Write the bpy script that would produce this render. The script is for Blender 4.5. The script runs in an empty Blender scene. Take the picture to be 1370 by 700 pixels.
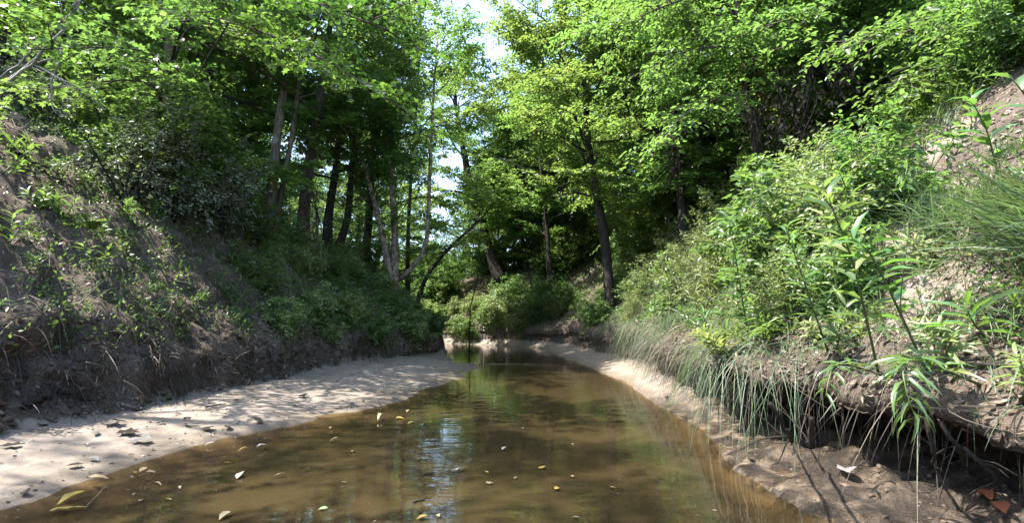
import bpy, math
import numpy as np
from mathutils import Vector
from mathutils.bvhtree import BVHTree

R = math.radians
SC = bpy.context.scene
COL = SC.collection
rng = np.random.default_rng(7)

# ------------------------------------------------------------------ camera, sky, sun, exposure
CAM_H, PITCH = 1.10, R(6.83)
cam = bpy.data.cameras.new("camera")
cam.lens, cam.sensor_width, cam.clip_start, cam.clip_end = 18.0, 36.0, 0.05, 500
camo = bpy.data.objects.new("camera", cam)
camo.location = (0, 0, CAM_H)
camo.rotation_euler = (R(90) + PITCH, 0, 0)
COL.objects.link(camo)
SC.camera = camo

SUN_EL, SUN_AZ = R(62), R(-104)         # azimuth from +Y, clockwise: the sun stands to the left, a little behind
to_sun = Vector((math.sin(SUN_AZ) * math.cos(SUN_EL), math.cos(SUN_AZ) * math.cos(SUN_EL), math.sin(SUN_EL)))
sl = bpy.data.lights.new("sun", 'SUN')
sl.energy, sl.angle, sl.color = 3.8, R(0.5), (1.0, 0.95, 0.86)
so = bpy.data.objects.new("sun", sl)
so.rotation_euler = (-to_sun).to_track_quat('-Z', 'Y').to_euler()
so.location = (-8, 4, 30)
COL.objects.link(so)

wd = bpy.data.worlds.new("World")
SC.world = wd
wd.use_nodes = True
wn = wd.node_tree.nodes
sky = wn.new('ShaderNodeTexSky')
sky.sky_type = 'NISHITA'
sky.sun_disc = False
sky.sun_elevation, sky.sun_rotation = SUN_EL, SUN_AZ
sky.air_density, sky.dust_density = 1.0, 1.5
wd.node_tree.links.new(sky.outputs[0], wn['Background'].inputs[0])
wn['Background'].inputs[1].default_value = 0.15

SC.view_settings.view_transform = 'Standard'
SC.view_settings.look = 'None'
SC.view_settings.exposure = 2.5
SC.view_settings.gamma = 1
SC.render.engine = 'CYCLES'
cy = SC.cycles
cy.max_bounces, cy.diffuse_bounces, cy.glossy_bounces, cy.transmission_bounces, cy.transparent_max_bounces = 7, 4, 3, 5, 8
cy.sample_clamp_indirect = 6
cy.caustics_reflective = cy.caustics_refractive = False
cy.use_adaptive_sampling = False

# ------------------------------------------------------------------ helpers
def ray_dir(px, py):
    a, b = (px - 685) / 685, (350 - py) / 685
    c, s = math.cos(PITCH), math.sin(PITCH)
    return np.array([a, c - s * b, s + c * b])

def at(px, py, Y):
    d = ray_dir(px, py)
    return np.array([0, 0, CAM_H]) + d * (Y / d[1])

def on_water(px, py):
    d = ray_dir(px, py)
    return np.array([0, 0, CAM_H]) + d * (CAM_H / -d[2])

def nrm(v):
    return v / np.maximum(np.linalg.norm(v, axis=-1, keepdims=True), 1e-9)

def hash3(i, j, k, seed):
    n = (i * 374761393 + j * 668265263 + k * 2147483647 + seed * 1274126177) & 0xffffffff
    n = ((n ^ (n >> 13)) * 1274126177) & 0xffffffff
    n = (n ^ (n >> 16)) & 0xffffffff
    return n / 4294967295.0

def vnoise(p, seed=0):
    p = np.asarray(p, float)
    f = np.floor(p); t = p - f; t = t * t * (3 - 2 * t)
    i = f.astype(np.int64)
    out = 0
    for dx in (0, 1):
        for dy in (0, 1):
            for dz in (0, 1):
                w = (t[..., 0] if dx else 1 - t[..., 0]) * (t[..., 1] if dy else 1 - t[..., 1]) * (t[..., 2] if dz else 1 - t[..., 2])
                out = out + w * hash3(i[..., 0] + dx, i[..., 1] + dy, i[..., 2] + dz, seed)
    return out

def fbm(p, octv=4, seed=0):
    p = np.asarray(p, float); s, a, tot = 0, 1, 0
    for o in range(octv):
        s = s + a * (vnoise(p * 2 ** o, seed + o * 17) - 0.5); tot += a; a *= 0.5
    return s / tot * 2

LEAF = {
    'diamond': ([(0, 0, 0), (.42, -.5, .09), (1, 0, -.08), (.42, .5, .09)], [(0, 2, 1), (0, 3, 2)]),
    'oval': ([(0, 0, 0), (.28, -.44, .07), (.68, -.38, .03), (1, 0, -.13), (.68, .38, .03), (.28, .44, .07)],
             [(0, 2, 1), (0, 3, 2), (0, 4, 3), (0, 5, 4)]),
    'lance': ([(0, 0, 0), (.35, 0, .03), (.7, 0, -.05), (1, 0, -.24), (.3, -.5, .09), (.66, -.36, 0), (.3, .5, .09), (.66, .36, 0)],
              [(0, 1, 4), (0, 6, 1), (4, 2, 5), (4, 1, 2), (1, 7, 2), (1, 6, 7), (5, 2, 3), (2, 7, 3)]),
    'maple': ([(.38, 0, -.02), (0, 0, 0), (.12, -.26, .03), (.22, -.62, .02), (.46, -.3, .02), (.72, -.5, 0), (.7, -.15, 0), (1.05, 0, -.1),
               (.7, .15, 0), (.72, .5, 0), (.46, .3, .02), (.22, .62, .02), (.12, .26, .03)],
              [(0, k + 1, k) for k in range(1, 12)] + [(0, 1, 12)]),
}

class MB:
    def __init__(s):
        s.v, s.t, s.r, s.n = [], [], [], 0
    def add(s, v, t, r):
        v = np.asarray(v, float).reshape(-1, 3); t = np.asarray(t, np.int64).reshape(-1, 3)
        s.v.append(v); s.t.append(t + s.n)
        s.r.append(np.broadcast_to(np.asarray(r, float), (len(v),))); s.n += len(v)
    def tube(s, pts, rad, sides=6, rnd=0.5, bump=0.0):
        pts = np.asarray(pts, float); k = len(pts)
        rad = np.broadcast_to(np.asarray(rad, float), (k,))
        d = nrm(np.gradient(pts, axis=0))
        ref = np.array([0, 0, 1.0]) if abs(d[:, 2]).mean() < 0.75 else np.array([1.0, 0, 0])
        a = nrm(np.cross(d, ref)); b = np.cross(d, a)
        th = np.arange(sides) / sides * 2 * np.pi
        ring = a[:, None] * np.cos(th)[None, :, None] + b[:, None] * np.sin(th)[None, :, None]
        rr = rad[:, None]
        if bump:
            rr = rr * (1 + bump * (rng.random((k, sides)) - .5))
        v = (pts[:, None] + ring * rr[..., None]).reshape(-1, 3)
        q = []
        i = np.arange(k - 1)[:, None] * sides; j = np.arange(sides)[None]; j2 = (j + 1) % sides
        t1 = np.stack([i + j, i + j2, i + sides + j2], -1).reshape(-1, 3)
        t2 = np.stack([i + j, i + sides + j2, i + sides + j], -1).reshape(-1, 3)
        v = np.vstack([v, pts[:1], pts[-1:]]); c0, c1 = k * sides, k * sides + 1
        jj = np.arange(sides); e = (k - 1) * sides
        caps = np.vstack([np.stack([np.full(sides, c0), (jj + 1) % sides, jj], -1), np.stack([np.full(sides, c1), e + jj, e + (jj + 1) % sides], -1)])
        s.add(v, np.vstack([t1, t2, caps]), rnd)
    def leaves(s, P, A, N, L, W, rnd, kind='diamond'):
        P = np.asarray(P, float)
        if len(P) == 0: return
        A = nrm(A); S = nrm(np.cross(A, N)); N = np.cross(S, A)
        tv, tt = LEAF[kind]; tv = np.array(tv); tt = np.array(tt)
        L = np.broadcast_to(L, (len(P),))[:, None, None]; W = np.broadcast_to(W, (len(P),))[:, None, None]
        v = P[:, None] + A[:, None] * tv[None, :, 0:1] * L + S[:, None] * tv[None, :, 1:2] * W + N[:, None] * tv[None, :, 2:3] * L
        t = tt[None] + (np.arange(len(P)) * len(tv))[:, None, None]
        s.add(v, t, np.repeat(np.broadcast_to(rnd, (len(P),)), len(tv)))
    def blades(s, B, D, L, w, g, rnd, seg=5, bend=None):
        B = np.asarray(B, float); n = len(B)
        if n == 0: return
        D = nrm(D); L = np.broadcast_to(L, (n,)); w = np.broadcast_to(w, (n,)); g = np.broadcast_to(g, (n,))
        u = np.linspace(0, 1, seg + 1)
        p = B[:, None] + D[:, None] * (u[None, :] * L[:, None])[..., None]
        p[..., 2] -= g[:, None] * (u[None] ** 2) * L[:, None]
        if bend is not None:
            p += bend[:, None] * ((u[None] ** 2) * L[:, None])[..., None]
        sd = np.cross(D, np.array([0, 0, 1.0])) + 1e-4
        sd = nrm(sd + rng.normal(0, .35, sd.shape))
        ww = (w[:, None] * np.clip(1.15 - u[None] ** 2 * 1.1, .06, 1))[..., None] * .5
        v = np.stack([p - sd[:, None] * ww, p + sd[:, None] * ww], 2).reshape(n, -1, 3)
        i = np.arange(seg) * 2
        t = np.vstack([np.stack([i, i + 1, i + 3], -1), np.stack([i, i + 3, i + 2], -1)])
        t = t[None] + (np.arange(n) * (seg + 1) * 2)[:, None, None]
        s.add(v, t, np.repeat(np.broadcast_to(rnd, (n,)), (seg + 1) * 2))
    def mesh(s, name, mat, smooth=False):
        me = bpy.data.meshes.new(name)
        if s.n:
            v = np.vstack(s.v); t = np.vstack(s.t); r = np.concatenate(s.r)
            me.vertices.add(len(v)); me.vertices.foreach_set('co', v.astype(np.float32).ravel())
            me.loops.add(len(t) * 3); me.loops.foreach_set('vertex_index', t.astype(np.int32).ravel())
            me.polygons.add(len(t)); me.polygons.foreach_set('loop_start', (np.arange(len(t)) * 3).astype(np.int32))
            me.update(calc_edges=True)
            if smooth: me.polygons.foreach_set('use_smooth', np.ones(len(t), bool))
            a = me.attributes.new('rnd', 'FLOAT', 'POINT'); a.data.foreach_set('value', r.astype(np.float32))
        me.materials.append(mat)
        return me
    def build(s, name, mat, parent=None, smooth=False):
        return link(name, s.mesh(name, mat, smooth), parent)

def link(name, data, parent=None, loc=None, rot=None, scale=None):
    o = bpy.data.objects.new(name, data); COL.objects.link(o)
    if parent is not None: o.parent = parent
    if loc is not None: o.location = [float(x) for x in loc]
    if rot is not None: o.rotation_euler = rot
    if scale is not None: o.scale = (scale,) * 3 if np.isscalar(scale) else scale
    return o

def tag(o, label=None, cat=None, group=None, kind=None):
    for k, v in (('label', label), ('category', cat), ('group', group), ('kind', kind)):
        if v: o[k] = v
    return o

def thing(name, label, cat, loc=(0, 0, 0), rz=0, group=None, scale=None):
    return tag(link(name, None, None, loc, (0, 0, rz), scale), label, cat, group)

def copy_tree(o, loc, rot, scale, label, group):
    c = o.copy(); COL.objects.link(c)
    c.location = [float(x) for x in loc]; c.rotation_euler = rot
    c.scale = (scale,) * 3 if np.isscalar(scale) else scale
    c['label'] = label
    if group: c['group'] = group
    for ch in o.children:
        k = ch.copy(); COL.objects.link(k); k.parent = c
    return c

# ------------------------------------------------------------------ materials
class NT:
    def __init__(s, name):
        s.m = bpy.data.materials.new(name); s.m.use_nodes = True
        s.t = s.m.node_tree; s.t.nodes.clear()
        s.out = s.n('ShaderNodeOutputMaterial')
    def n(s, typ, ins=None, **kw):
        x = s.t.nodes.new(typ)
        for k, v in kw.items(): setattr(x, k, v)
        for k, v in (ins or {}).items():
            if hasattr(v, 'is_output'): s.t.links.new(v, x.inputs[k])
            else: x.inputs[k].default_value = v
        return x
    def mix(s, f, a, b, blend='MIX'):
        x = s.t.nodes.new('ShaderNodeMix'); x.data_type = 'RGBA'; x.blend_type = blend; x.clamp_factor = True
        for k, v in ((0, f), (6, a), (7, b)):
            if hasattr(v, 'is_output'): s.t.links.new(v, x.inputs[k])
            else: x.inputs[k].default_value = v if not isinstance(v, tuple) else (*v, 1)[:4]
        return x.outputs[2]
    def math(s, op, a, b=0.0, c=None, clamp=False):
        x = s.t.nodes.new('ShaderNodeMath'); x.operation = op; x.use_clamp = clamp
        for k, v in ((0, a), (1, b), (2, c)):
            if v is None: continue
            if hasattr(v, 'is_output'): s.t.links.new(v, x.inputs[k])
            else: x.inputs[k].default_value = v
        return x.outputs[0]
    def remap(s, v, a, b, c=0.0, d=1.0):
        x = s.n('ShaderNodeMapRange', {0: v, 1: a, 2: b, 3: c, 4: d}, interpolation_type='SMOOTHSTEP')
        return x.outputs[0]
    def noise(s, scale, detail=4, rough=.55, vec=None, dist=0.0):
        x = s.n('ShaderNodeTexNoise', {'Scale': scale, 'Detail': detail, 'Roughness': rough, 'Distortion': dist})
        if vec is not None: s.t.links.new(vec, x.inputs['Vector'])
        return x.outputs['Fac']
    def attr(s, name):
        return s.n('ShaderNodeAttribute', attribute_name=name).outputs['Fac']
    def done(s, sh):
        s.t.links.new(sh, s.out.inputs[0]); return s.m

def leaf_mat(name, dark, light, trans, tfac=.42, rough=.42, spec=.5):
    t = NT(name)
    r = t.attr('rnd')
    oi = t.n('ShaderNodeObjectInfo').outputs['Random']
    c = t.mix(r, tuple(x * .75 for x in dark), light)
    c = t.mix(t.remap(r, .93, 1.0, 0, .5), c, (.16, .14, .04))
    hsv = t.n('ShaderNodeHueSaturation', {'Hue': t.math('MULTIPLY_ADD', oi, .035, .483), 'Saturation': 1.0,
                                          'Value': t.math('MULTIPLY_ADD', oi, .35, .83), 'Color': c})
    tr = t.n('ShaderNodeHueSaturation', {'Hue': t.math('MULTIPLY_ADD', oi, .03, .485), 'Value': t.math('MULTIPLY_ADD', r, .75, .62), 'Color': (*trans, 1)})
    p = t.n('ShaderNodeBsdfPrincipled', {'Base Color': hsv.outputs[0], 'Roughness': rough, 'Specular IOR Level': spec})
    q = t.n('ShaderNodeBsdfTranslucent', {'Color': tr.outputs[0]})
    return t.done(t.n('ShaderNodeMixShader', {0: tfac, 1: p.outputs[0], 2: q.outputs[0]}).outputs[0])

def plain_leaf(name, a, b, rough=.55, spec=.4, tfac=.15):
    t = NT(name)
    c = t.mix(t.attr('rnd'), a, b)
    c = t.mix(t.math('MULTIPLY', t.noise(60, 3), .5), c, tuple(x * .55 for x in a))
    p = t.n('ShaderNodeBsdfPrincipled', {'Base Color': c, 'Roughness': rough, 'Specular IOR Level': spec})
    q = t.n('ShaderNodeBsdfTranslucent', {'Color': c})
    return t.done(t.n('ShaderNodeMixShader', {0: tfac, 1: p.outputs[0], 2: q.outputs[0]}).outputs[0])

def bark_mat(name, a, b, patch=None, scale=1.0, lichen=None):
    t = NT(name)
    tc = t.n('ShaderNodeTexCoord').outputs['Object']
    mp = t.n('ShaderNodeMapping', {'Vector': tc, 'Scale': (14 * scale, 14 * scale, 2.6 * scale)}).outputs[0]
    n1 = t.noise(1.6, 6, .65, mp)
    n2 = t.noise(1.3, 3, .5, tc)
    c = t.mix(t.remap(n1, .32, .68), a, b)
    if patch:
        n3 = t.noise(.9, 4, .7, t.n('ShaderNodeMapping', {'Vector': tc, 'Scale': (9, 9, 5)}).outputs[0], .6)
        c = t.mix(t.remap(n3, .5, .56), c, patch)
    if lichen: c = t.mix(t.remap(n2, .55, .68), c, lichen)
    bm = t.n('ShaderNodeBump', {'Height': n1, 'Strength': 1.0, 'Distance': .05})
    return t.done(t.n('ShaderNodeBsdfPrincipled', {'Base Color': c, 'Roughness': .85, 'Specular IOR Level': .25, 'Normal': bm.outputs[0]}).outputs[0])

M = {
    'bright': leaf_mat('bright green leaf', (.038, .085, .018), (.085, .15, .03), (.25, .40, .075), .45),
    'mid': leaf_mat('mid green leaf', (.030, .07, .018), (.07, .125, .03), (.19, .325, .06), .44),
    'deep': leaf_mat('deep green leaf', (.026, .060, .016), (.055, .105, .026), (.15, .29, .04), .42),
    'grey': leaf_mat('grey leaf paled for sheen', (.095, .125, .085), (.22, .25, .185), (.16, .23, .10), .24, .45, .6),  # silvery gloss of the leaves put into a paler grey base colour
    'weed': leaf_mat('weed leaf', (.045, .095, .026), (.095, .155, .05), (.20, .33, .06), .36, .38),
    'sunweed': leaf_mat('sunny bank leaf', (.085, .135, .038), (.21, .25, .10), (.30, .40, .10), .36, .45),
    'glossy': leaf_mat('smooth weed leaf', (.05, .12, .035), (.085, .165, .05), (.20, .38, .05), .3, .27, .8),
    'blade': leaf_mat('blue green blade', (.05, .085, .042), (.11, .15, .085), (.16, .25, .07), .28, .5, .4),
    'thatch': plain_leaf('dry thatch', (.045, .036, .024), (.17, .145, .10)),
    'root': plain_leaf('root', (.016, .012, .009), (.055, .042, .031)),
    'litter': plain_leaf('dead leaf litter', (.05, .036, .026), (.27, .21, .16)),
    'deadleaf': plain_leaf('hanging dead leaf', (.07, .05, .035), (.20, .15, .10)),
    'yellow': plain_leaf('yellow fallen leaf', (.30, .22, .05), (.45, .35, .10), .45),
    'tan': plain_leaf('tan fallen leaf', (.24, .18, .10), (.40, .33, .21), .5),
    'pale': plain_leaf('pale fallen leaf', (.38, .31, .26), (.52, .45, .40), .5),
    'green': plain_leaf('green fallen leaf', (.10, .20, .07), (.16, .28, .10), .4),
    'darkleaf': plain_leaf('dark wet leaf', (.025, .020, .018), (.06, .048, .04), .35, .6),
    'greyleaf': plain_leaf('grey wet leaf', (.22, .21, .21), (.30, .29, .29), .35, .7),
    'russet': plain_leaf('russet leaf', (.20, .07, .035), (.26, .10, .05), .45),
    'bark': bark_mat('brown bark', (.035, .027, .021), (.115, .092, .072), lichen=(.10, .105, .08)),
    'darkbark': bark_mat('dark bark', (.014, .012, .010), (.045, .038, .032)),
    'greybark': bark_mat('grey bark', (.04, .033, .026), (.17, .145, .115), lichen=(.25, .25, .21)),
    'birch': bark_mat('flaking bark', (.10, .07, .055), (.20, .15, .12), patch=(.34, .27, .22)),
    'stick': bark_mat('weathered stick', (.15, .125, .10), (.33, .29, .25), scale=3),
    'palestick': bark_mat('pale bare wood', (.24, .21, .18), (.48, .44, .39), scale=3),
    'darkstick': bark_mat('wet stick', (.02, .016, .013), (.055, .045, .036), scale=3),
    'twiglitter': plain_leaf('dead twig', (.04, .03, .022), (.24, .20, .16)),
    'mudclod': plain_leaf('mud clod', (.04, .028, .019), (.13, .092, .063), .6, .4, 0),
    'soilclod': plain_leaf('soil clod', (.035, .025, .018), (.12, .09, .068), .9, .2, 0),
    'stem': plain_leaf('green stem', (.07, .11, .035), (.13, .17, .06), .5),
}

# ------------------------------------------------------------------ terrain: one sheet, profile across the creek at every station
def curve(tbl):
    a = np.array(tbl, float)
    def f(y):
        # smoothed piecewise interpolation
        return (np.interp(y - .4, a[:, 0], a[:, 1]) + 2 * np.interp(y, a[:, 0], a[:, 1]) + np.interp(y + .4, a[:, 0], a[:, 1])) / 4
    return f

LB = curve([(-14, -4.9), (2, -4.7), (4.3, -4.35), (5.4, -4.05), (8, -4.05), (12, -3.6), (16.6, -2.45), (19, -2.55), (21, -2.9), (22, -3.1), (24, -4.8), (26, -7.6), (28, -10.4), (30, -13), (34, -18), (40, -26), (60, -50), (140, -80)])
LW = curve([(-14, -2.8), (2.9, -2.95), (3.9, -3.0), (5.1, -2.85), (5.9, -2.3), (7.3, -1.6), (9.6, -1.2), (12.4, -.6), (13.6, -.85), (15, -1.6), (17, -2.15), (20, -2.5), (22, -2.9), (24, -4.5), (26, -7.2), (28, -10), (30, -12.6), (34, -17.6), (40, -25.6), (60, -49.6), (140, -79.6)])
RW = curve([(-14, 1.7), (2.9, 1.85), (3.6, 1.66), (4.5, 1.75), (5.5, 2.0), (7.3, 1.97), (10.3, 2.1), (13, 1.9), (19.8, 1.45), (22, 1.15), (24, .5), (25, -.4), (26, -1.8), (27, -3.2), (28, -4.6), (30, -7.1), (34, -12.5), (40, -20.5), (60, -44.5), (140, -74.5)])
RL = curve([(-14, 2.8), (2, 2.75), (3, 2.5), (4, 2.2), (5, 2.2), (6, 2.3), (7.3, 2.3), (10, 2.75), (13, 2.75), (20, 2.3), (22, 1.9), (24, 1.05), (25, .15), (26, -1.25), (27, -2.65), (28, -4.05), (30, -6.6), (34, -12), (40, -20), (60, -44), (140, -74)])
UC = curve([(-14, .85), (5, .9), (6.5, .7), (8, .3), (11, .05), (12, 0), (140, 0)])        # how far the right lip hangs over
LH = curve([(-14, 1.1), (8, 1.08), (13, .98), (18, .85), (22, .72), (30, .7), (140, .8)])
RH = curve([(-14, 1.0), (5, 1.0), (12, 1.02), (20, .9), (30, .75), (140, .8)])

rows = np.concatenate([np.linspace(-14, 1, 24, endpoint=False), np.linspace(1, 12, 170, endpoint=False), np.linspace(12, 34, 150, endpoint=False),
                       np.linspace(34, 140, 50)])
segs = []   # per row knots -> (x, z, zone)
def resample(kx, kz, n):
    d = np.concatenate([[0], np.cumsum(np.hypot(np.diff(kx), np.diff(kz)))])
    u = np.linspace(0, d[-1], n)
    return np.interp(u, d, kx), np.interp(u, d, kz)

G, ZN, LIPX = [], [], []
for y in rows:
    lb, lw, rw, rl, uc, lh, rh = (float(f(y)) for f in (LB, LW, RW, RL, UC, LH, RH))
    yn = np.array([[y * .75, 3.3, 0], [y * .6, 9.1, 0], [y * 2.2, 5.5, 0]])
    q1, q2, q3 = (float(v) for v in fbm(yn, 2, 71))
    fade = 1 / (1 + max(0, y - 16) * .3)
    rl += (.34 * q1 + .12 * q3) * fade; uc *= max(.35, 1 + 1.1 * q2); lz = (.26 * q2 + .1 * q3) * fade - .2 * float(np.interp(y, [5, 8], [1, 0])); rl -= .16 * float(np.interp(y, [5.5, 8], [1, 0]))
    LIPX.append(rl)
    shallow = math.exp(-((y - 13.9) / 1.1) ** 2)
    dm = .34 * (1 - shallow * .96)
    if y > 20: dm = .2
    # left plateau and slope, from far left to base
    kx = [-90, -40, -20, -13, -9, -6, -4, -2.5, -1.5, -.75, -.36, -.12, 0]
    kz = [8.5, 7.2, 6.2, 5.7, 5.3, 4.85, 4.05, 3.0, 2.1, 1.35, .95, .5, .18]
    kx = [lb + x for x in kx]; kz = [(z - .18) * lh + .18 for z in kz]
    x1, z1 = resample(kx[:6], kz[:6], 16); x2, z2 = resample(kx[5:], kz[5:], 104)
    x3, z3 = resample([lb, (lb * .7 + lw * .3), (lb * .35 + lw * .65), lw], [.18, .13, .07, 0], 26)
    wx = np.linspace(0, 1, 34)
    bed = -dm * np.clip(np.minimum(wx / .22, (1 - wx) / .13), 0, 1) ** .8
    x4, z4 = lw + (rw - lw) * wx, bed
    bk = rl + uc
    x5, z5 = resample([rw, rw * .45 + bk * .55, bk - .05, bk], [0, .13, .22, .3], 18)
    x6, z6 = resample([bk, bk + .02 + .1 * (uc < .1), rl + uc * .55, rl + .03, rl, rl + .06, rl + .3], [.3, .52 + lz * .5, .66 + lz, .70 + lz, .78 + lz, .9 + lz, 1.0 + lz * .6], 26)
    kx = [rl + v for v in (.3, 1.1, 2.3, 3.6, 5.2, 7, 10, 15, 25, 90)]
    kz = [(z - .3) * rh + .3 + .0 for z in (1.0, 1.65, 2.85, 3.95, 4.85, 5.35, 5.8, 6.2, 6.8, 9.0)]
    kz[0] = 1.0 + lz * .6
    x7, z7 = resample(kx[:6], kz[:6], 80); x8, z8 = resample(kx[5:], kz[5:], 16)
    xs = np.concatenate([x1[:-1], x2[:-1], x3[:-1], x4[:-1], x5[:-1], x6[:-1], x7[:-1], x8])
    zs = np.concatenate([z1[:-1], z2[:-1], z3[:-1], z4[:-1], z5[:-1], z6[:-1], z7[:-1], z8])
    zn = np.concatenate([np.full(15, 0), np.full(103, 1), np.full(25, 2), np.full(33, 3), np.full(17, 4), np.full(25, 5), np.full(79, 6), np.full(16, 7)])
    G.append(np.stack([xs, np.full_like(xs, y), zs], -1)); ZN.append(zn)
G = np.array(G); ZN = np.array(ZN); NR, NC = ZN.shape
# smooth zones across, then roughen
amp_zone = np.array([.35, .34, .03, .03, .06, .13, .22, .35])
amp = amp_zone[ZN].astype(float)
for _ in range(3):
    amp[:, 1:-1] = (amp[:, :-2] + amp[:, 1:-1] * 2 + amp[:, 2:]) / 4
nz = fbm(G * np.array([.8, .8, .8]), 3, 3)
nf = fbm(G * np.array([3.5, 3.5, 3.5]), 4, 9)
nx = fbm(G * np.array([1.6, 1.6, 1.6]) + 31, 4, 21)
nf2 = fbm(G * 9.0, 3, 61)
G[..., 2] += amp * (nz * .9 + nf * .6 + nf2 * .28)
G[..., 2] += np.where((ZN == 4) & (G[..., 1] < 9), np.interp(G[..., 1], [5, 9], [.17, 0]) * (nf * .8 + nf2 * .5) * np.clip(G[..., 2] / .08, 0, 1), 0)
edge = np.isin(ZN, (1, 5))
G[..., 0] += np.where(edge, amp, amp * .3) * nx * .9
cutL = (ZN == 1) & (G[..., 2] < 1.4)
G[..., 0] += np.where(cutL, fbm(G * 2.2 + 77, 4, 5) * .22, 0)
sandz = fbm(G * np.array([.55, 1.1, 1]), 3, 41)
sandm = np.isin(ZN, (2, 3))
G[..., 2] += np.where(sandm, sandz * .035, 0)

# attributes: sand, bare (cut bank), sandy scars on the right slope
sand = np.where(np.isin(ZN, (2, 3)), 1.0, 0.0)
sand = np.where(ZN == 4, np.interp(G[..., 1], [3.5, 8.5], [.2, 1.0]), sand)
for _ in range(3):
    sand[:, 1:-1] = (sand[:, :-2] + sand[:, 1:-1] * 2 + sand[:, 2:]) / 4
scar = np.zeros(ZN.shape)
def scar_at(p, rx, ry, s=1):
    global scar
    d = ((G[..., 0] - p[0]) / rx) ** 2 + ((G[..., 1] - p[1]) / ry) ** 2
    scar = np.maximum(scar, s * np.clip(1.35 - d, 0, 1) * np.isin(ZN, (6, 7, 0, 1)))
scar_at((4.4, 5.3), .5, .5, .8); scar_at((3.15, 3.7), .45, .4, .9); scar_at((3.7, 4.4), .45, .45, .9)
scar_at((-8.6, 8.2), .9, 1.6, .55); scar_at((-7.6, 9.6), .5, .8, .45)
wetm = np.where(ZN == 4, np.interp(G[..., 1], [4.5, 9.5], [1, .1]), np.where(ZN == 5, .75 * (G[..., 2] < .6), 0))

V = G.reshape(-1, 3)
ii = (np.arange(NR - 1)[:, None] * NC + np.arange(NC - 1)[None]).ravel()
Q = np.stack([ii, ii + 1, ii + NC + 1, ii + NC], -1)
gm = bpy.data.meshes.new('ground')
gm.from_pydata([tuple(v) for v in V], [], [tuple(int(x) for x in q) for q in Q])
gm.polygons.foreach_set('use_smooth', np.ones(len(Q), bool))
for nm, arr in (('sand', sand), ('scar', scar), ('wet', wetm)):
    a = gm.attributes.new(nm, 'FLOAT', 'POINT'); a.data.foreach_set('value', arr.astype(np.float32).ravel())

def ground_mat():
    t = NT('ravine ground')
    geo = t.n('ShaderNodeNewGeometry')
    pos = geo.outputs['Position']
    z = t.n('ShaderNodeSeparateXYZ', {0: pos}).outputs[2]
    n_big, n_mid, n_fine = t.noise(.9, 5, .6, pos), t.noise(5, 6, .65, pos), t.noise(38, 5, .7, pos)
    n_grit = t.noise(160, 2, .6, pos)
    soil = t.mix(t.remap(n_mid, .3, .7), (.042, .029, .020), (.135, .098, .072))
    soil = t.mix(t.remap(n_fine, .35, .75), soil, (.15, .118, .095))
    soil = t.mix(t.math('MULTIPLY', t.remap(t.noise(2.3, 5, .7, pos, .5), .54, .66), .7), soil, (.036, .048, .014))   # moss
    sand = t.mix(t.remap(n_mid, .3, .75), (.15, .124, .10), (.235, .196, .163))
    sand = t.mix(t.math('MULTIPLY', t.remap(n_grit, .55, .75), .5), sand, (.16, .12, .09))
    sand = t.mix(t.math('MULTIPLY', t.remap(t.noise(.8, 5, .7, pos, 1.0), .48, .66), .6), sand, (.15, .118, .09))
    mpw = t.n('ShaderNodeMapping', {'Vector': pos, 'Rotation': (0, 0, -.35), 'Scale': (2.2, .5, 1)}).outputs[0]
    sand = t.mix(t.math('MULTIPLY', t.remap(t.noise(3.0, 5, .65, mpw, .8), .58, .68), .45), sand, (.11, .085, .063))
    wetz = t.remap(t.math('ADD', z, t.math('MULTIPLY', t.math('SUBTRACT', n_big, .5), .10)), .095, .0)
    sand = t.mix(t.math('MULTIPLY', wetz, .8), sand, (.10, .076, .053))
    sand = t.mix(t.remap(z, .002, -.014), sand, (.165, .122, .074))
    sand = t.mix(t.remap(z, -.04, -.22), sand, (.09, .058, .025))
    sf = t.math('ADD', t.attr('sand'), t.math('MULTIPLY', t.math('SUBTRACT', n_mid, .5), .9))
    sf = t.remap(sf, .42, .6)
    c = t.mix(sf, soil, sand)
    mud = t.mix(t.remap(n_mid, .42, .66), (.034, .025, .018), (.155, .115, .082))
    mud = t.mix(t.remap(n_fine, .55, .7), mud, (.03, .022, .016))
    wet = t.attr('wet')
    c = t.mix(t.remap(t.math('ADD', wet, t.math('MULTIPLY', t.math('SUBTRACT', n_mid, .5), .6)), .35, .65), c, mud)
    sc = t.remap(t.math('ADD', t.attr('scar'), t.math('MULTIPLY', t.math('SUBTRACT', n_mid, .5), 1.3)), .35, .65)
    c = t.mix(sc, c, t.mix(n_fine, (.17, .135, .105), (.36, .295, .24)))
    rough = t.math('SUBTRACT', .92, t.math('ADD', t.math('MULTIPLY', wetz, .3), t.math('MULTIPLY', wet, .5)))
    h = t.math('ADD', t.math('MULTIPLY', n_mid, 1.0), t.math('MULTIPLY', n_fine, .4))
    hs = t.math('MULTIPLY_ADD', sf, -.8, 1.0)
    bm = t.n('ShaderNodeBump', {'Height': h, 'Strength': hs, 'Distance': .09})
    b2 = t.n('ShaderNodeBump', {'Height': t.math('ADD', n_grit, t.math('MULTIPLY', t.noise(14, 3, .6, pos), 3.0)), 'Strength': .4, 'Distance': .012, 'Normal': bm.outputs[0]})
    return t.done(t.n('ShaderNodeBsdfPrincipled', {'Base Color': c, 'Roughness': rough, 'Specular IOR Level': .4, 'Normal': b2.outputs[0]}).outputs[0])
gm.materials.append(ground_mat())
ground = link('ground', gm); ground['kind'] = 'structure'
BV = BVHTree.FromPolygons([tuple(v) for v in V], [tuple(int(x) for x in q) for q in Q])

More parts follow.
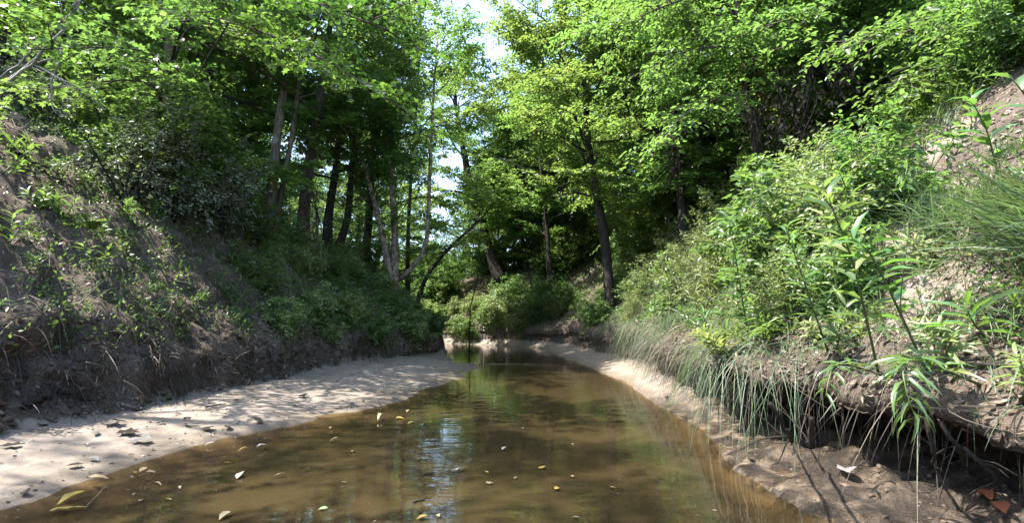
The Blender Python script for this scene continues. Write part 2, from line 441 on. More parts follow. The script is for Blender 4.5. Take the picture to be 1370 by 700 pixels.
def gz(x, y, default=0.0):
    h = BV.ray_cast(Vector((float(x), float(y), 30)), Vector((0, 0, -1)))
    return h[0].z if h[0] else default
def gpt(x, y):
    return np.array([x, y, gz(x, y)])
def lip(y):
    return np.interp(y, rows, LIPX)
def hit(px, py):
    d = ray_dir(px, py); h = BV.ray_cast(Vector((0, 0, CAM_H)), Vector(d))
    return np.array(h[0]) if h[0] else on_water(px, py)

# water sheet with silt that thickens with depth
wr = rows[(rows > -13.5) & (rows < 45)]
wv, wsilt = [], []
NWX = 48
for y in wr:
    a, b = float(LW(y)) - .5, float(RW(y)) + .4
    for x in np.linspace(a, b, NWX):
        wv.append((x, y, 0.0)); wsilt.append(max(0, -gz(x, y)))
ii = (np.arange(len(wr) - 1)[:, None] * NWX + np.arange(NWX - 1)[None]).ravel()
wq = np.stack([ii, ii + 1, ii + NWX + 1, ii + NWX], -1)
wm = bpy.data.meshes.new('water')
wm.from_pydata(wv, [], [tuple(int(x) for x in q) for q in wq])
wm.polygons.foreach_set('use_smooth', np.ones(len(wq), bool))
a = wm.attributes.new('depth', 'FLOAT', 'POINT'); a.data.foreach_set('value', np.array(wsilt, np.float32))
t = NT('silty creek water')
pos = t.n('ShaderNodeNewGeometry').outputs['Position']
dep = t.attr('depth')
silt = t.math('SUBTRACT', 1.0, t.math('POWER', 2.718, t.math('MULTIPLY', dep, -7.5)))
mp = t.n('ShaderNodeMapping', {'Vector': pos, 'Scale': (1, 2.2, 1), 'Rotation': (0, 0, .25)}).outputs[0]
rip = t.math('ADD', t.math('MULTIPLY', t.noise(2.2, 2, .5, mp), 1.2), t.math('MULTIPLY', t.noise(9, 2, .5, mp), .16))
bm = t.n('ShaderNodeBump', {'Height': rip, 'Strength': .06, 'Distance': .06})
tint = t.mix(t.math('MULTIPLY', dep, 3.2, clamp=True), (.94, .88, .76), (.52, .37, .19))
tr = t.n('ShaderNodeBsdfTransparent', {'Color': tint})
df = t.n('ShaderNodeBsdfDiffuse', {'Color': t.mix(t.noise(1.1, 4, .6, pos), (.030, .0215, .010), (.050, .036, .017))})
body = t.n('ShaderNodeMixShader', {0: t.math('MULTIPLY', silt, .9), 1: tr.outputs[0], 2: df.outputs[0]})
gl = t.n('ShaderNodeBsdfGlossy', {'Roughness': .015, 'Color': (1, 1, 1, 1), 'Normal': bm.outputs[0]})
fr = t.n('ShaderNodeFresnel', {'IOR': 1.4, 'Normal': bm.outputs[0]})
wm.materials.append(t.done(t.n('ShaderNodeMixShader', {0: fr.outputs[0], 1: body.outputs[0], 2: gl.outputs[0]}).outputs[0]))
water = link('water', wm); water['kind'] = 'structure'

# ------------------------------------------------------------------ tree maker
def smooth_path(p, n):
    p = np.asarray(p, float)
    d = np.concatenate([[0], np.cumsum(np.linalg.norm(np.diff(p, axis=0), axis=1))])
    u = np.linspace(0, d[-1], n)
    q = np.stack([np.interp(u, d, p[:, k]) for k in range(3)], -1)
    for _ in range(2):
        q[1:-1] = (q[:-2] + 2 * q[1:-1] + q[2:]) / 4
    return q

def walk(rg, p0, d, L, n, up=.0, wob=.18):
    pts = [np.array(p0, float)]; d = nrm(np.asarray(d, float))
    for _ in range(n):
        d = nrm(d + rg.normal(0, wob, 3) + np.array([0, 0, up]))
        pts.append(pts[-1] + d * L / n)
    return np.array(pts)

def leafy(mb, rg, P, D, L, nl, size, kind='diamond', flat=.8, droop=.15, wr=.55, back=.15):
    """leaves set alternately along twigs (P origin, D direction, L length)"""
    P, D, L = np.asarray(P), nrm(np.asarray(D)), np.asarray(L)
    n = len(P)
    if n == 0: return
    u = (np.arange(nl)[None] + rg.random((n, nl))) / nl
    pos = P[:, None] + D[:, None] * (u * L[:, None])[..., None]
    pos[..., 2] -= droop * (u ** 2) * L[:, None]
    pos += rg.normal(0, .03, pos.shape)
    up = np.array([0, 0, 1.0])
    S = nrm(np.cross(D, up) + 1e-5)
    sg = np.where((np.arange(nl)[None] + rg.integers(0, 2, (n, 1))) % 2 == 0, 1.0, -1.0)
    A = D[:, None] * .55 + S[:, None] * (sg * .85)[..., None] + rg.normal(0, .28, pos.shape)
    A[..., 2] -= droop
    N = up * flat + rg.normal(0, .42, pos.shape)
    sz = size * (.7 + .6 * rg.random(n * nl))
    rnd = np.clip(np.repeat(rg.random(n), nl) * .5 + rg.random(n * nl) * .5, 0, 1)
    mb.leaves(pos.reshape(-1, 3), A.reshape(-1, 3), N.reshape(-1, 3), sz, sz * wr, rnd, kind)

def tree_meshes(seed, trunk, r0, nlimb=20, t0=.3, spread=3.2, bias=None, leaf=.11, nleaf=20, nsub=8, ntw=7, kind='diamond', el=(8, 55),
                extra=(), twig_len=.65, flat=.8, droop=.15, prof=None, sides=9, twigtube=False, limb_r=.32, wr=.55):
    rg = np.random.default_rng(seed)
    T, C = MB(), MB()
    tp = smooth_path(trunk, 18)
    H = np.linspace(0, 1, 18)
    rad = r0 * (1 - .78 * H) * (1 + .55 * np.exp(-H * 22))
    T.tube(tp, rad, sides, bump=.16)
    stems = [(tp, r0, t0, 1.0)]
    for (pp, rr, tt, share) in extra:
        ep = smooth_path(pp, 14); h = np.linspace(0, 1, 14)
        T.tube(ep, rr * (1 - .75 * h), max(6, sides - 2), bump=.16)
        stems.append((ep, rr, tt, share))
    P, D, L = [], [], []
    for (sp, sr, ts, share) in stems:
        n = max(3, int(nlimb * share)); az0 = rg.random() * 6.28
        k = len(sp) - 1
        for i in range(n):
            f = (i + rg.random() * .8) / n
            tt = ts + (1 - ts) * f ** .9
            x = tt * k; a = min(int(x), k - 1); b0 = sp[a] + (sp[a + 1] - sp[a]) * (x - a)
            az = az0 + i * 2.4 + rg.normal(0, .35)
            e = R(el[0] + (el[1] - el[0]) * f + rg.normal(0, 9))
            d = np.array([math.cos(az) * math.cos(e), math.sin(az) * math.cos(e), math.sin(e)])
            if bias is not None: d = nrm(d + np.asarray(bias, float) * rg.random())
            pf = (math.sin(math.pi * (.18 + .74 * f)) if prof is None else np.interp(f, *prof))
            ll = spread * pf * (.75 + .5 * rg.random())
            lp = walk(rg, b0, d, ll, 7, .03, .16)
            lr = max(.012, sr * (1 - .75 * tt) * limb_r + .012)
            T.tube(lp, lr * np.linspace(1, .22, 8), 5)
            ld = nrm(lp[-1] - lp[0])
            for j in range(nsub):
                s = .22 + .78 * (j + rg.random()) / nsub
                x = s * 7; a = min(int(x), 6); q0 = lp[a] + (lp[a + 1] - lp[a]) * (x - a)
                sg = 1 if (j + i) % 2 else -1
                an = sg * R(50 + rg.normal(0, 16)) * (1.1 - .6 * s)
                c, sn = math.cos(an), math.sin(an)
                sd = np.array([ld[0] * c - ld[1] * sn, ld[0] * sn + ld[1] * c, ld[2] * .6 + rg.normal(0, .25)])
                sl_ = (.42 * ll * (1.15 - .6 * s) + .35) * (.7 + .5 * rg.random())
                qp = walk(rg, q0, sd, sl_, 4, .0, .15)
                T.tube(qp, max(.006, lr * .4 * (1.1 - .6 * s)) * np.linspace(1, .3, 5), 4)
                qd = nrm(qp[-1] - qp[0])
                for w in range(ntw):
                    u = .15 + .85 * (w + rg.random()) / ntw
                    x = u * 4; a = min(int(x), 3); w0 = qp[a] + (qp[a + 1] - qp[a]) * (x - a)
                    an = (1 if w % 2 else -1) * R(48 + rg.normal(0, 18)) * (1.1 - .7 * u)
                    c, sn = math.cos(an), math.sin(an)
                    P.append(w0); L.append(twig_len * (.6 + .7 * rg.random()))
                    D.append([qd[0] * c - qd[1] * sn, qd[0] * sn + qd[1] * c, qd[2] * .5 + rg.normal(0, .16)])
    P, D, L = np.array(P), np.array(D), np.array(L)
    leafy(C, rg, P, D, L, nleaf, leaf, kind, flat, droop, wr)
    if twigtube:
        for p, d, l in zip(P, nrm(D), L):
            e = p + d * l; e[2] -= droop * l
            T.tube([p, (p + e) / 2 + [0, 0, .03 * l], e], [.006, .005, .002], 3)
    return T, C

def put_tree(name, label, cat, base, T, C, bark, leafm, group=None):
    base = np.asarray(base, float)
    r = thing(name, label, cat, base, 0, group)
    T.v = [v - base for v in T.v]; C.v = [v - base for v in C.v]
    T.build('trunk', M[bark], r, True); C.build('crown', M[leafm], r)
    return r

def trunk_from_pixels(pts, Y, top=None, sink=.25):
    p = [at(a, b, Y + (c[0] if c else 0)) for (a, b, *c) in pts]
    z = gz(p[0][0], p[0][1])
    base = np.array([p[0][0], p[0][1], z - sink])
    if p[0][2] > z + .15: p = [base] + p
    else: p[0] = base
    if top is not None:
        d = p[-1] - p[-2]; d = d / max(.2, d[2])
        p.append(p[-1] + d * (top - p[-1][2]) * .5 + np.array([0, 0, 0])); p[-1][2] = p[-2][2] + (top - p[-2][2]) * .5
        q = p[-1] + d * .5 * (top - p[-1][2]); q[2] = top; p.append(q)
    return np.array(p)

# ------------------------------------------------------------------ the trees one can single out by their trunks
TRUNKS = []
def hero(name, label, px, Y, r0, top, bark, leafm, seed, extra=(), cat='tree', **kw):
    tr = trunk_from_pixels(px, Y, top)
    ex = []
    for (pp, dy, rr, tt, share, etop) in extra:
        e = [at(a, b, Y + dy) for a, b in pp]
        if etop: 
            q = e[-1] + (e[-1] - e[-2]) / max(.3, (e[-1] - e[-2])[2]) * (etop - e[-1][2]); e.append(q)
        ex.append((np.array(e), rr, tt, share))
    T, C = tree_meshes(seed, tr, r0, extra=ex, **kw)
    TRUNKS.append(smooth_path(tr, 30))
    b = tr[0].copy(); b[2] = gz(b[0], b[1])
    return put_tree(name, label, cat, b, T, C, bark, leafm)

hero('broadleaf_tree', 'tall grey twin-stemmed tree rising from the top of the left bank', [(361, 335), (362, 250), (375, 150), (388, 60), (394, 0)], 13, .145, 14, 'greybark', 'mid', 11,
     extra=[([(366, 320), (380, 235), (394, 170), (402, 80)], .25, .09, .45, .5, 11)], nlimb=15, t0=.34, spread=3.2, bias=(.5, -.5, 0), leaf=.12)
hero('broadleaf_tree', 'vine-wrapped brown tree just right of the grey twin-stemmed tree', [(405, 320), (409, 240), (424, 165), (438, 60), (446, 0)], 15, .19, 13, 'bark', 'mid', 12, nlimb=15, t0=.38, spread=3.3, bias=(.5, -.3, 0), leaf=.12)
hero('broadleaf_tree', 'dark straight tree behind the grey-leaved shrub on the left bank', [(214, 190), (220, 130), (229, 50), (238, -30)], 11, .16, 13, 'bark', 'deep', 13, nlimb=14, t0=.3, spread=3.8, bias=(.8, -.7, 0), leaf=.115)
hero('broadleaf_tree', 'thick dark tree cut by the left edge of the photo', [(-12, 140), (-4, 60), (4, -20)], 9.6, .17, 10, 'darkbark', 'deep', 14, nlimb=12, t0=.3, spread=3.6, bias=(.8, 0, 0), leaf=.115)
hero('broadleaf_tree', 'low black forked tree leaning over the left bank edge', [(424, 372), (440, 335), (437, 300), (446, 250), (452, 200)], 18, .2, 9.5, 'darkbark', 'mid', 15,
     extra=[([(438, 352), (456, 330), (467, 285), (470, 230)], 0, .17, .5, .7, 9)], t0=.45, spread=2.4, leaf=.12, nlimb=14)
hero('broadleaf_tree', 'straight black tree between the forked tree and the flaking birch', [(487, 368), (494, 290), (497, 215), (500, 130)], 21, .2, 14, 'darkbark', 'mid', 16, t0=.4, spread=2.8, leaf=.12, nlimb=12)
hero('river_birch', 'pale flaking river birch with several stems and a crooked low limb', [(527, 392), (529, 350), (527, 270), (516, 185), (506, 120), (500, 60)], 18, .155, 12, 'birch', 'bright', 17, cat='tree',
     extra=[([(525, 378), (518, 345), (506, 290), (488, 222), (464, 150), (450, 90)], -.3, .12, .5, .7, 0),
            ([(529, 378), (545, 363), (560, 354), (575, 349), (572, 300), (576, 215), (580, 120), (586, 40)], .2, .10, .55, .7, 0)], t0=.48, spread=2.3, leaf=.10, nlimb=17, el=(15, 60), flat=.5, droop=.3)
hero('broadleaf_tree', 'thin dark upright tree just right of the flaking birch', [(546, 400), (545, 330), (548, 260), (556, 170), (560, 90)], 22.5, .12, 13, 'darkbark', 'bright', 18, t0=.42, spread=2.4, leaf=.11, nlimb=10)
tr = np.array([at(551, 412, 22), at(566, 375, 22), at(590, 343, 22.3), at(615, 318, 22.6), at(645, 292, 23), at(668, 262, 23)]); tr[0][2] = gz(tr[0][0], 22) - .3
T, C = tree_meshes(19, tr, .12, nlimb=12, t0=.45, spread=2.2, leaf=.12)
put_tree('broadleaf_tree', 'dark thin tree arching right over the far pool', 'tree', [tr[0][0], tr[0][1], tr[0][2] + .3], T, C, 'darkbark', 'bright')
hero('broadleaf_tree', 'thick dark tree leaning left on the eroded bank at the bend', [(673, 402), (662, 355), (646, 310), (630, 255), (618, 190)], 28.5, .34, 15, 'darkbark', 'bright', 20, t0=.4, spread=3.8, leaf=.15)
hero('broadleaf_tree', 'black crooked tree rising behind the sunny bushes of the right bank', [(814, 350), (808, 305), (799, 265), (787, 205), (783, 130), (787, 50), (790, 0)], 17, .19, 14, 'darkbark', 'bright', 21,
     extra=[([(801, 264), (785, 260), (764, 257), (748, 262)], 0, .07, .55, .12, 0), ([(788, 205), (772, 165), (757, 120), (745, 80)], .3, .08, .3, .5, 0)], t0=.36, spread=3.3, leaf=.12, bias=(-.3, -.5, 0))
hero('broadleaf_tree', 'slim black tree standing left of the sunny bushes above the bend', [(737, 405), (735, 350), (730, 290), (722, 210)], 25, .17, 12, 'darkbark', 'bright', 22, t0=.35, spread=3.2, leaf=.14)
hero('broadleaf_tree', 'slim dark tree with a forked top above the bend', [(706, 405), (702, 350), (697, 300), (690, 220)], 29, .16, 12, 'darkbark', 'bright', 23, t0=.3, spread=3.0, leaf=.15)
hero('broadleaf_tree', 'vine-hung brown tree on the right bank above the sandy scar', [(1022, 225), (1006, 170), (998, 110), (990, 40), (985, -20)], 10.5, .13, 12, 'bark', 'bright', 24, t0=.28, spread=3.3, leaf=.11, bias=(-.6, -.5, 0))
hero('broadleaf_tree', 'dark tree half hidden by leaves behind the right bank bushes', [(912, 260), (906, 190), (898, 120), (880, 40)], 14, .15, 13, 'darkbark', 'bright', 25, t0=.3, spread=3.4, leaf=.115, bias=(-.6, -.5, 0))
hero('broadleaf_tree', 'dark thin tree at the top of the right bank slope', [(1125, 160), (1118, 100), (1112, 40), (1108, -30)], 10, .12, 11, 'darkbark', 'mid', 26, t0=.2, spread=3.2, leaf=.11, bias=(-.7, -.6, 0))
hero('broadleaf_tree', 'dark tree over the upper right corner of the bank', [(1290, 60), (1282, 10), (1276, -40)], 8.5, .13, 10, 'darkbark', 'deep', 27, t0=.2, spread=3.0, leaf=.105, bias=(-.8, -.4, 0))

for i, (x, y, r0, h, lab, lf, b_) in enumerate([(-9.6, 3.9, .14, 11, 'airy tree added mostly outside the left edge for dappled shade, leaves across the top corner', 'bright', 'bark'), (-8.4, 1.4, .12, 10, 'slim airy tree added outside the left edge for dappled shade, nearest to the camera', 'mid', 'greybark'),]):  # trees added beyond the left edge so their airy crowns cast dapple
    rg = np.random.default_rng(150 + i); z = gz(x, y)
    tr = np.array([[x, y, z - .3], [x + .1, y, z + 2], [x + .5, y + .1, z + 5], [x + 1.0, y, z + h * .75], [x + 1.3, y, z + h]])
    T, C = tree_meshes(170 + i, tr, r0, nlimb=11, t0=.3, spread=3.3, bias=(.6, 0, 0), leaf=.105, nleaf=15, nsub=7, ntw=6, kind='diamond', el=(5, 50))
    TRUNKS.append(smooth_path(tr, 30))
    put_tree('broadleaf_tree', lab, 'tree', [x, y, z], T, C, b_, lf)

# ------------------------------------------------------------------ sampling the slopes
FC = (G[:-1, :-1] + G[1:, :-1] + G[:-1, 1:] + G[1:, 1:]) / 4
E1, E2 = G[:-1, 1:] - G[:-1, :-1], G[1:, :-1] - G[:-1, :-1]
CR = np.cross(E1, E2); AREA = np.linalg.norm(CR, axis=-1); FNRM = nrm(CR); FZ = ZN[:-1, :-1]
def sample(n, zones, y0, y1, fall=1.0, mask=None, rg=rng, xlim=(-30, 30)):
    w = AREA * np.isin(FZ, zones) * (FC[..., 1] > y0) * (FC[..., 1] < y1) * (FC[..., 0] > xlim[0]) * (FC[..., 0] < xlim[1])
    w = w * (abs(FC[..., 0]) < FC[..., 1] * 1.35 + 1.2)
    if fall: w = w / np.maximum(2.0, np.hypot(FC[..., 0], FC[..., 1])) ** fall
    if mask is not None: w = w * mask(FC)
    w = w.ravel() / w.sum()
    idx = rg.choice(len(w), n, p=w)
    r, c = np.unravel_index(idx, AREA.shape)
    a, b = rg.random((2, n, 1))
    p = G[r, c] * (1 - a) * (1 - b) + G[r, c + 1] * a * (1 - b) + G[r + 1, c] * (1 - a) * b + G[r + 1, c + 1] * a * b
    return p, FNRM[r, c]

def nth(i):
    i += 1
    return f"{i}{'th' if 10 < i % 100 < 14 else {1: 'st', 2: 'nd', 3: 'rd'}.get(i % 10, 'th')}"

# ------------------------------------------------------------------ trees further back: eight kinds, each copied with its trunk and crown
HX = [(-30, 'the left edge tree'), (228, 'the tree behind the grey shrub'), (375, 'the grey twin-stemmed tree'), (424, 'the vine-wrapped tree'), (497, 'the straight black tree'),
      (527, 'the flaking birch'), (600, 'the arching thin tree'), (655, 'the leaning tree at the bend'), (700, 'the forked slim tree'), (735, 'the slim black tree'), (797, 'the black crooked tree'),
      (905, 'the half hidden tree'), (1005, 'the vine-hung tree'), (1118, 'the thin slope-top tree'), (1282, 'the upper right corner tree')]
KINDS = [('greybark', 'bright', 12, 3.0, .13, .16), ('darkbark', 'mid', 13, 3.4, .16, .2), ('bark', 'bright', 14, 3.2, .15, .13), ('darkbark', 'deep', 10, 3.2, .12, .08),
         ('bark', 'mid', 15, 3.6, .18, .22), ('greybark', 'mid', 9, 2.8, .10, .08), ('darkbark', 'bright', 11, 3.2, .13, .10)]
def bowed(rg, h, lean):
    d = rg.normal(0, lean, 2); c = rg.normal(0, lean * .7, 2)
    z = np.linspace(0, 1, 7)
    x = d[0] * z * h + c[0] * np.sin(z * 5) * .8; y = d[1] * z * h + c[1] * np.sin(z * 4 + 1) * .8
    return np.stack([x - x[0], y - y[0], z * h - .3 * (z == 0)], -1)
protos = []
for k, (bk, lf, h, sp, r0, t0) in enumerate(KINDS):
    rg = np.random.default_rng(100 + k)
    T, C = tree_meshes(200 + k, bowed(rg, h, .05), r0, nlimb=23, t0=t0, spread=sp, leaf=.15, nleaf=16, nsub=8, ntw=7, sides=7, el=(0, 55))
    protos.append((T.mesh('trunk', M[bk], True), C.mesh('crown', M[lf])))
KN = ['grey-barked airy', 'dark-barked full', 'brown-barked tall', 'dark low-branched', 'brown-barked broad', 'grey-barked small', 'dark-barked bright-leaved']
spots = []
rg = np.random.default_rng(5)
tries = 0
while len(spots) < 118 and tries < 9000:
    tries += 1
    az = R(rg.uniform(-56, 56)); d = 11 + 50 * rg.random() ** 1.05
    x, y = d * math.sin(az), d * math.cos(az)
    if y < 7.5: continue
    lo, hi = float(LB(y)) - 2.2, float(RL(y)) + 2.6
    if y < 13: hi += 1.6; lo -= 1.2
    if lo < x < hi: continue
    ux = 685 + 685 * x / y
    if 600 < ux < 690 and y < 30: continue
    if 550 < ux < 640 and y < 50 or 578 < ux < 614: continue
    if x < -5 and y < 17 and rg.random() < .6: continue
    if 300 < ux < 585 and y < 31: continue
    if ux < 330 and y < 12.5: continue
    if 430 < ux < 760 and 21 < y < 48 and rg.random() < .68: continue
    if 520 < ux < 640 and 17 < y < 30: continue
    if any((x - a) ** 2 + (y - b) ** 2 < (1.5 + d * .045) ** 2 for a, b, _ in spots): continue
    spots.append((x, y, int(rg.integers(0, 7)) if d > 18 else int(rg.choice([0, 2, 5, 3, 6]))))
gap = {}
for (x, y, k) in sorted(spots, key=lambda q: q[1]):
    ux = 685 + 685 * x / y
    i = max([j for j, (hx, _) in enumerate(HX) if hx <= ux], default=0)
    gap.setdefault(i, []).append((x, y, k))
first = {}
for i, lst in gap.items():
    for j, (x, y, k) in enumerate(lst):
        where = f"right beside {HX[i][1]}" if i + 1 >= len(HX) else f"between {HX[i][1]} and {HX[i + 1][1][4:]}"
        lab = f"{KN[k]} background tree, {nth(j) if j else 'nearest'} {where}"
        lab = ' '.join(lab.split()[:16])
        loc = (x, y, gz(x, y)); s = rg.uniform(.8, 1.2) * (1.12 if y > 26 else 1)
        rot = (rg.normal(0, .03), rg.normal(0, .03), rg.random() * 6.28)
        if k not in first:
            r = thing('woodland_tree', lab, 'tree', loc, rot[2], 'woodland trees behind the banks', s); r.rotation_euler = rot
            link('trunk', protos[k][0], r); link('crown', protos[k][1], r); first[k] = r
        else:
            copy_tree(first[k], loc, rot, s, lab, 'woodland trees behind the banks')

# ------------------------------------------------------------------ shrubs
def shrub_meshes(seed, h, spread, nst=10, leaf=.06, nleaf=14, ntw=9, kind='diamond', wr=.5, droop=.2, flat=.6, tw=.32, r=.012):
    rg = np.random.default_rng(seed); T, C = MB(), MB(); P, D, L = [], [], []
    for i in range(nst):
        az = i * 2.4 + rg.normal(0, .4); e = R(rg.uniform(38, 85))
        d = np.array([math.cos(az) * math.cos(e), math.sin(az) * math.cos(e), math.sin(e)])
        ll = h * rg.uniform(.7, 1.15) if e > R(60) else spread * rg.uniform(.7, 1.15)
        p = walk(rg, rg.normal(0, .06, 3) * [1, 1, 0] - [0, 0, .08], d, ll, 7, -.02, .13)
        T.tube(p, r * np.linspace(1, .3, 8), 5)
        for w in range(ntw):
            u = .18 + .82 * (w + rg.random()) / ntw; x = u * 7; a = min(int(x), 6)
            q0 = p[a] + (p[a + 1] - p[a]) * (x - a); td = nrm(p[a + 1] - p[a] + rg.normal(0, .75, 3))
            l1 = tw * rg.uniform(.7, 1.5) * (1.15 - .5 * u)
            q = walk(rg, q0, td, l1 * 1.4, 3, 0, .2); T.tube(q, [.005, .004, .003, .002], 3)
            for j in range(1, 4):
                P.append(q[j - 1]); D.append(q[j] - q[j - 1] + rg.normal(0, .18, 3) * l1); L.append(l1 * rg.uniform(.6, 1.1))
    leafy(C, rg, np.array(P), np.array(D), np.array(L), nleaf, leaf, kind, flat, droop, wr)
    return T, C

def place_set(name, labels, cat, meshes, spots, group, scales, rg, tilt=.08):
    """meshes: list of (stem mesh, foliage mesh); spots: points; one thing each"""
    firsts = {}
    for i, p in enumerate(spots):
        k = int(rg.integers(0, len(meshes)))
        s = rg.uniform(*scales); rot = (rg.normal(0, tilt), rg.normal(0, tilt), rg.random() * 6.28)
        lab = labels(i, p, k) if callable(labels) else labels
        if k not in firsts:
            r = thing(name, lab, cat, p, 0, group, s); r.rotation_euler = rot
            link('stem', meshes[k][0], r); link('foliage', meshes[k][1], r); firsts[k] = r
        else:
            copy_tree(firsts[k], p, rot, s, lab, group)

def pack(TC, bark, leafm):
    return (TC[0].mesh('stem', M[bark], True), TC[1].mesh('foliage', M[leafm]))

# grey-leaved shrubs on the left bank, each a thing of its own
for j, (lab, px, py, Y, h, seed, mm) in enumerate([
        ('large grey-leaved shrub glinting on the upper left slope', 165, 300, 8.3, 1.9, 31, 'grey'),
        ('grey-leaved shrub under the dark straight tree', 228, 285, 9.0, 1.75, 32, 'grey'),
        ('grey-green shrub left of the grey twin-stemmed tree base', 292, 305, 10.4, 1.7, 33, 'grey'),
        ('dark green shrub at the base of the grey twin-stemmed tree', 338, 330, 11.8, 1.3, 34, 'mid'),
        ('grey-leaved shrub hanging over the bare soil at the left edge', 20, 215, 8.6, 1.1, 35, 'grey')]):
    p = at(px, py, Y); p[2] = gz(p[0], p[1])
    T, C = shrub_meshes(seed, h, h * .95, 13, .07, 10, 9, 'oval', .5, .2, .7, .36, .018)
    r = thing('shrub', lab, 'shrub', p, 0, 'grey shrubs on the left bank')
    T.build('stem', M['darkbark'], r, True); C.build('foliage', M[mm], r)

rg = np.random.default_rng(12)
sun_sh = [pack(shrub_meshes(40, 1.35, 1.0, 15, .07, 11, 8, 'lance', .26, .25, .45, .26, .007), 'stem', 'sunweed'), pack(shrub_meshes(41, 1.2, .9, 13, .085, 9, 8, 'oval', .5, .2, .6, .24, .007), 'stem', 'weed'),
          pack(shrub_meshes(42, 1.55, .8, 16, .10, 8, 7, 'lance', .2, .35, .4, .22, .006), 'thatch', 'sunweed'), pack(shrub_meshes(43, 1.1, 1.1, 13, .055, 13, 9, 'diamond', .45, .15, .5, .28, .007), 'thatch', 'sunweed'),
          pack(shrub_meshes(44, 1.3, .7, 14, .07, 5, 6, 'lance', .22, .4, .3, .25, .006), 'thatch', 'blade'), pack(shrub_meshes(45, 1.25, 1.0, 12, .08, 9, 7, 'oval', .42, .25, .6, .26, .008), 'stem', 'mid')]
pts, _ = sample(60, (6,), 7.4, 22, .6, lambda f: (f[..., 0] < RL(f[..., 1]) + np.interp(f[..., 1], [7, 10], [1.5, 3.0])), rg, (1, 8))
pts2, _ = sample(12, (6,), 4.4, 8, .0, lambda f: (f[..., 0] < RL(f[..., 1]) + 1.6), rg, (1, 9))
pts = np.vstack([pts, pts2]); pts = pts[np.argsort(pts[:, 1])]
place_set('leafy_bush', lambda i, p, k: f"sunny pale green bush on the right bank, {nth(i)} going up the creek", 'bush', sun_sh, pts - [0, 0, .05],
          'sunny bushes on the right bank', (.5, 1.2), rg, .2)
wood_sh = [pack(shrub_meshes(50 + k, 2.1, 1.7, 13, .10, 12, 10, 'diamond', .55, .2, .7, .45, .016), 'darkbark', ('mid', 'deep', 'bright')[k % 3]) for k in range(4)]
pl, _ = sample(46, (0, 1), 9.5, 40, .7, lambda f: (f[..., 0] < LB(f[..., 1]) - 2.6) & (f[..., 0] > LB(f[..., 1]) - 15) & ((f[..., 1] > 18.5) | (f[..., 0] / f[..., 1] < -.56)), rg)
pl = pl[np.argsort(np.arctan2(pl[:, 0], pl[:, 1]))]
place_set('understory_shrub', lambda i, p, k: f"leafy woodland shrub between the left bank trees, {nth(i)} counting from the left", 'shrub', wood_sh, pl, 'woodland shrubs along the left bank', (.7, 1.3), rg)
pr, _ = sample(52, (6, 7), 6.5, 40, .7, lambda f: (f[..., 0] > RL(f[..., 1]) + 2.6 + 1.6 * (f[..., 1] < 9)) & (f[..., 0] < RL(f[..., 1]) + 15), rg)
pr = pr[np.argsort(np.arctan2(pr[:, 0], pr[:, 1]))]
place_set('understory_shrub', lambda i, p, k: f"leafy woodland shrub between the right bank trees, {nth(i)} counting from the bend", 'shrub', wood_sh, pr, 'woodland shrubs along the right bank', (.7, 1.35), rg)
far, _ = sample(34, (0, 1, 6, 7), 25, 60, .4, lambda f: (abs(f[..., 0] / f[..., 1] + .06) < .22) & ~((f[..., 1] < 33) & (f[..., 0] / f[..., 1] > -.10) & (f[..., 0] / f[..., 1] < .06)), rg)
far = far[np.argsort(np.arctan2(far[:, 0], far[:, 1]))]
place_set('understory_shrub', lambda i, p, k: f"bright far shrub beyond the bend of the creek, {nth(i)} counting from the left", 'shrub', wood_sh, far, 'shrubs beyond the bend', (.8, 1.5), rg)

# low green shrubs down the left bank towards the sandbar tip
low_sh = [pack(shrub_meshes(60 + k, .75, .7, 11, .06, 11, 8, 'oval', .5, .25, .6, .2, .006), 'stem', ('weed', 'sunweed')[k % 2]) for k in range(4)]
pl, _ = sample(50, (1,), 9.5, 24, .6, lambda f: (f[..., 2] > .6) & (f[..., 0] > LB(f[..., 1]) - 3.5), rg)
pl = pl[np.argsort(pl[:, 1])]
place_set('low_shrub', lambda i, p, k: f"low green shrub on the left bank slope, {nth(i)} going up the creek", 'shrub', low_sh, pl - [0, 0, .05], 'low shrubs on the left bank', (.6, 1.25), rg)

young = []
for k in range(3):
    rg = np.random.default_rng(160 + k); T, C = tree_meshes(260 + k, bowed(rg, 5.6, .09), .045, nlimb=20, t0=.14, spread=1.9, leaf=.11, nleaf=13, nsub=5, ntw=5, sides=6, el=(10, 55), twig_len=.5)
    young.append((T.mesh('trunk', M['bark'], True), C.mesh('crown', M[('bright', 'mid', 'bright')[k]])))
ym = lambda f: ((f[..., 0] < LB(f[..., 1]) - 1.6) & (f[..., 0] > LB(f[..., 1]) - 12) & (f[..., 1] > 17)) | ((f[..., 0] > RL(f[..., 1]) + 1.6 + 1.2 * (f[..., 1] < 13)) & (f[..., 0] < RL(f[..., 1]) + 13))
rg = np.random.default_rng(61)
py_, _ = sample(52, (0, 1, 6, 7), 9, 42, .5, lambda f: ym(f) & ~((f[..., 0] / f[..., 1] > -.2) & (f[..., 0] / f[..., 1] < .03)), rg)
py2, _ = sample(22, (0, 1, 6, 7), 29, 46, 0, lambda f: (f[..., 0] / f[..., 1] > -.2) & (f[..., 0] / f[..., 1] < .09) & (abs(f[..., 0] / f[..., 1] + .125) > .055) & ((f[..., 0] > RL(f[..., 1]) + 1) | (f[..., 0] < LB(f[..., 1]) - 1)), rg)
py_ = np.vstack([py_, py2]); py_ = py_[np.argsort(np.arctan2(py_[:, 0], py_[:, 1]))]
yf = {}
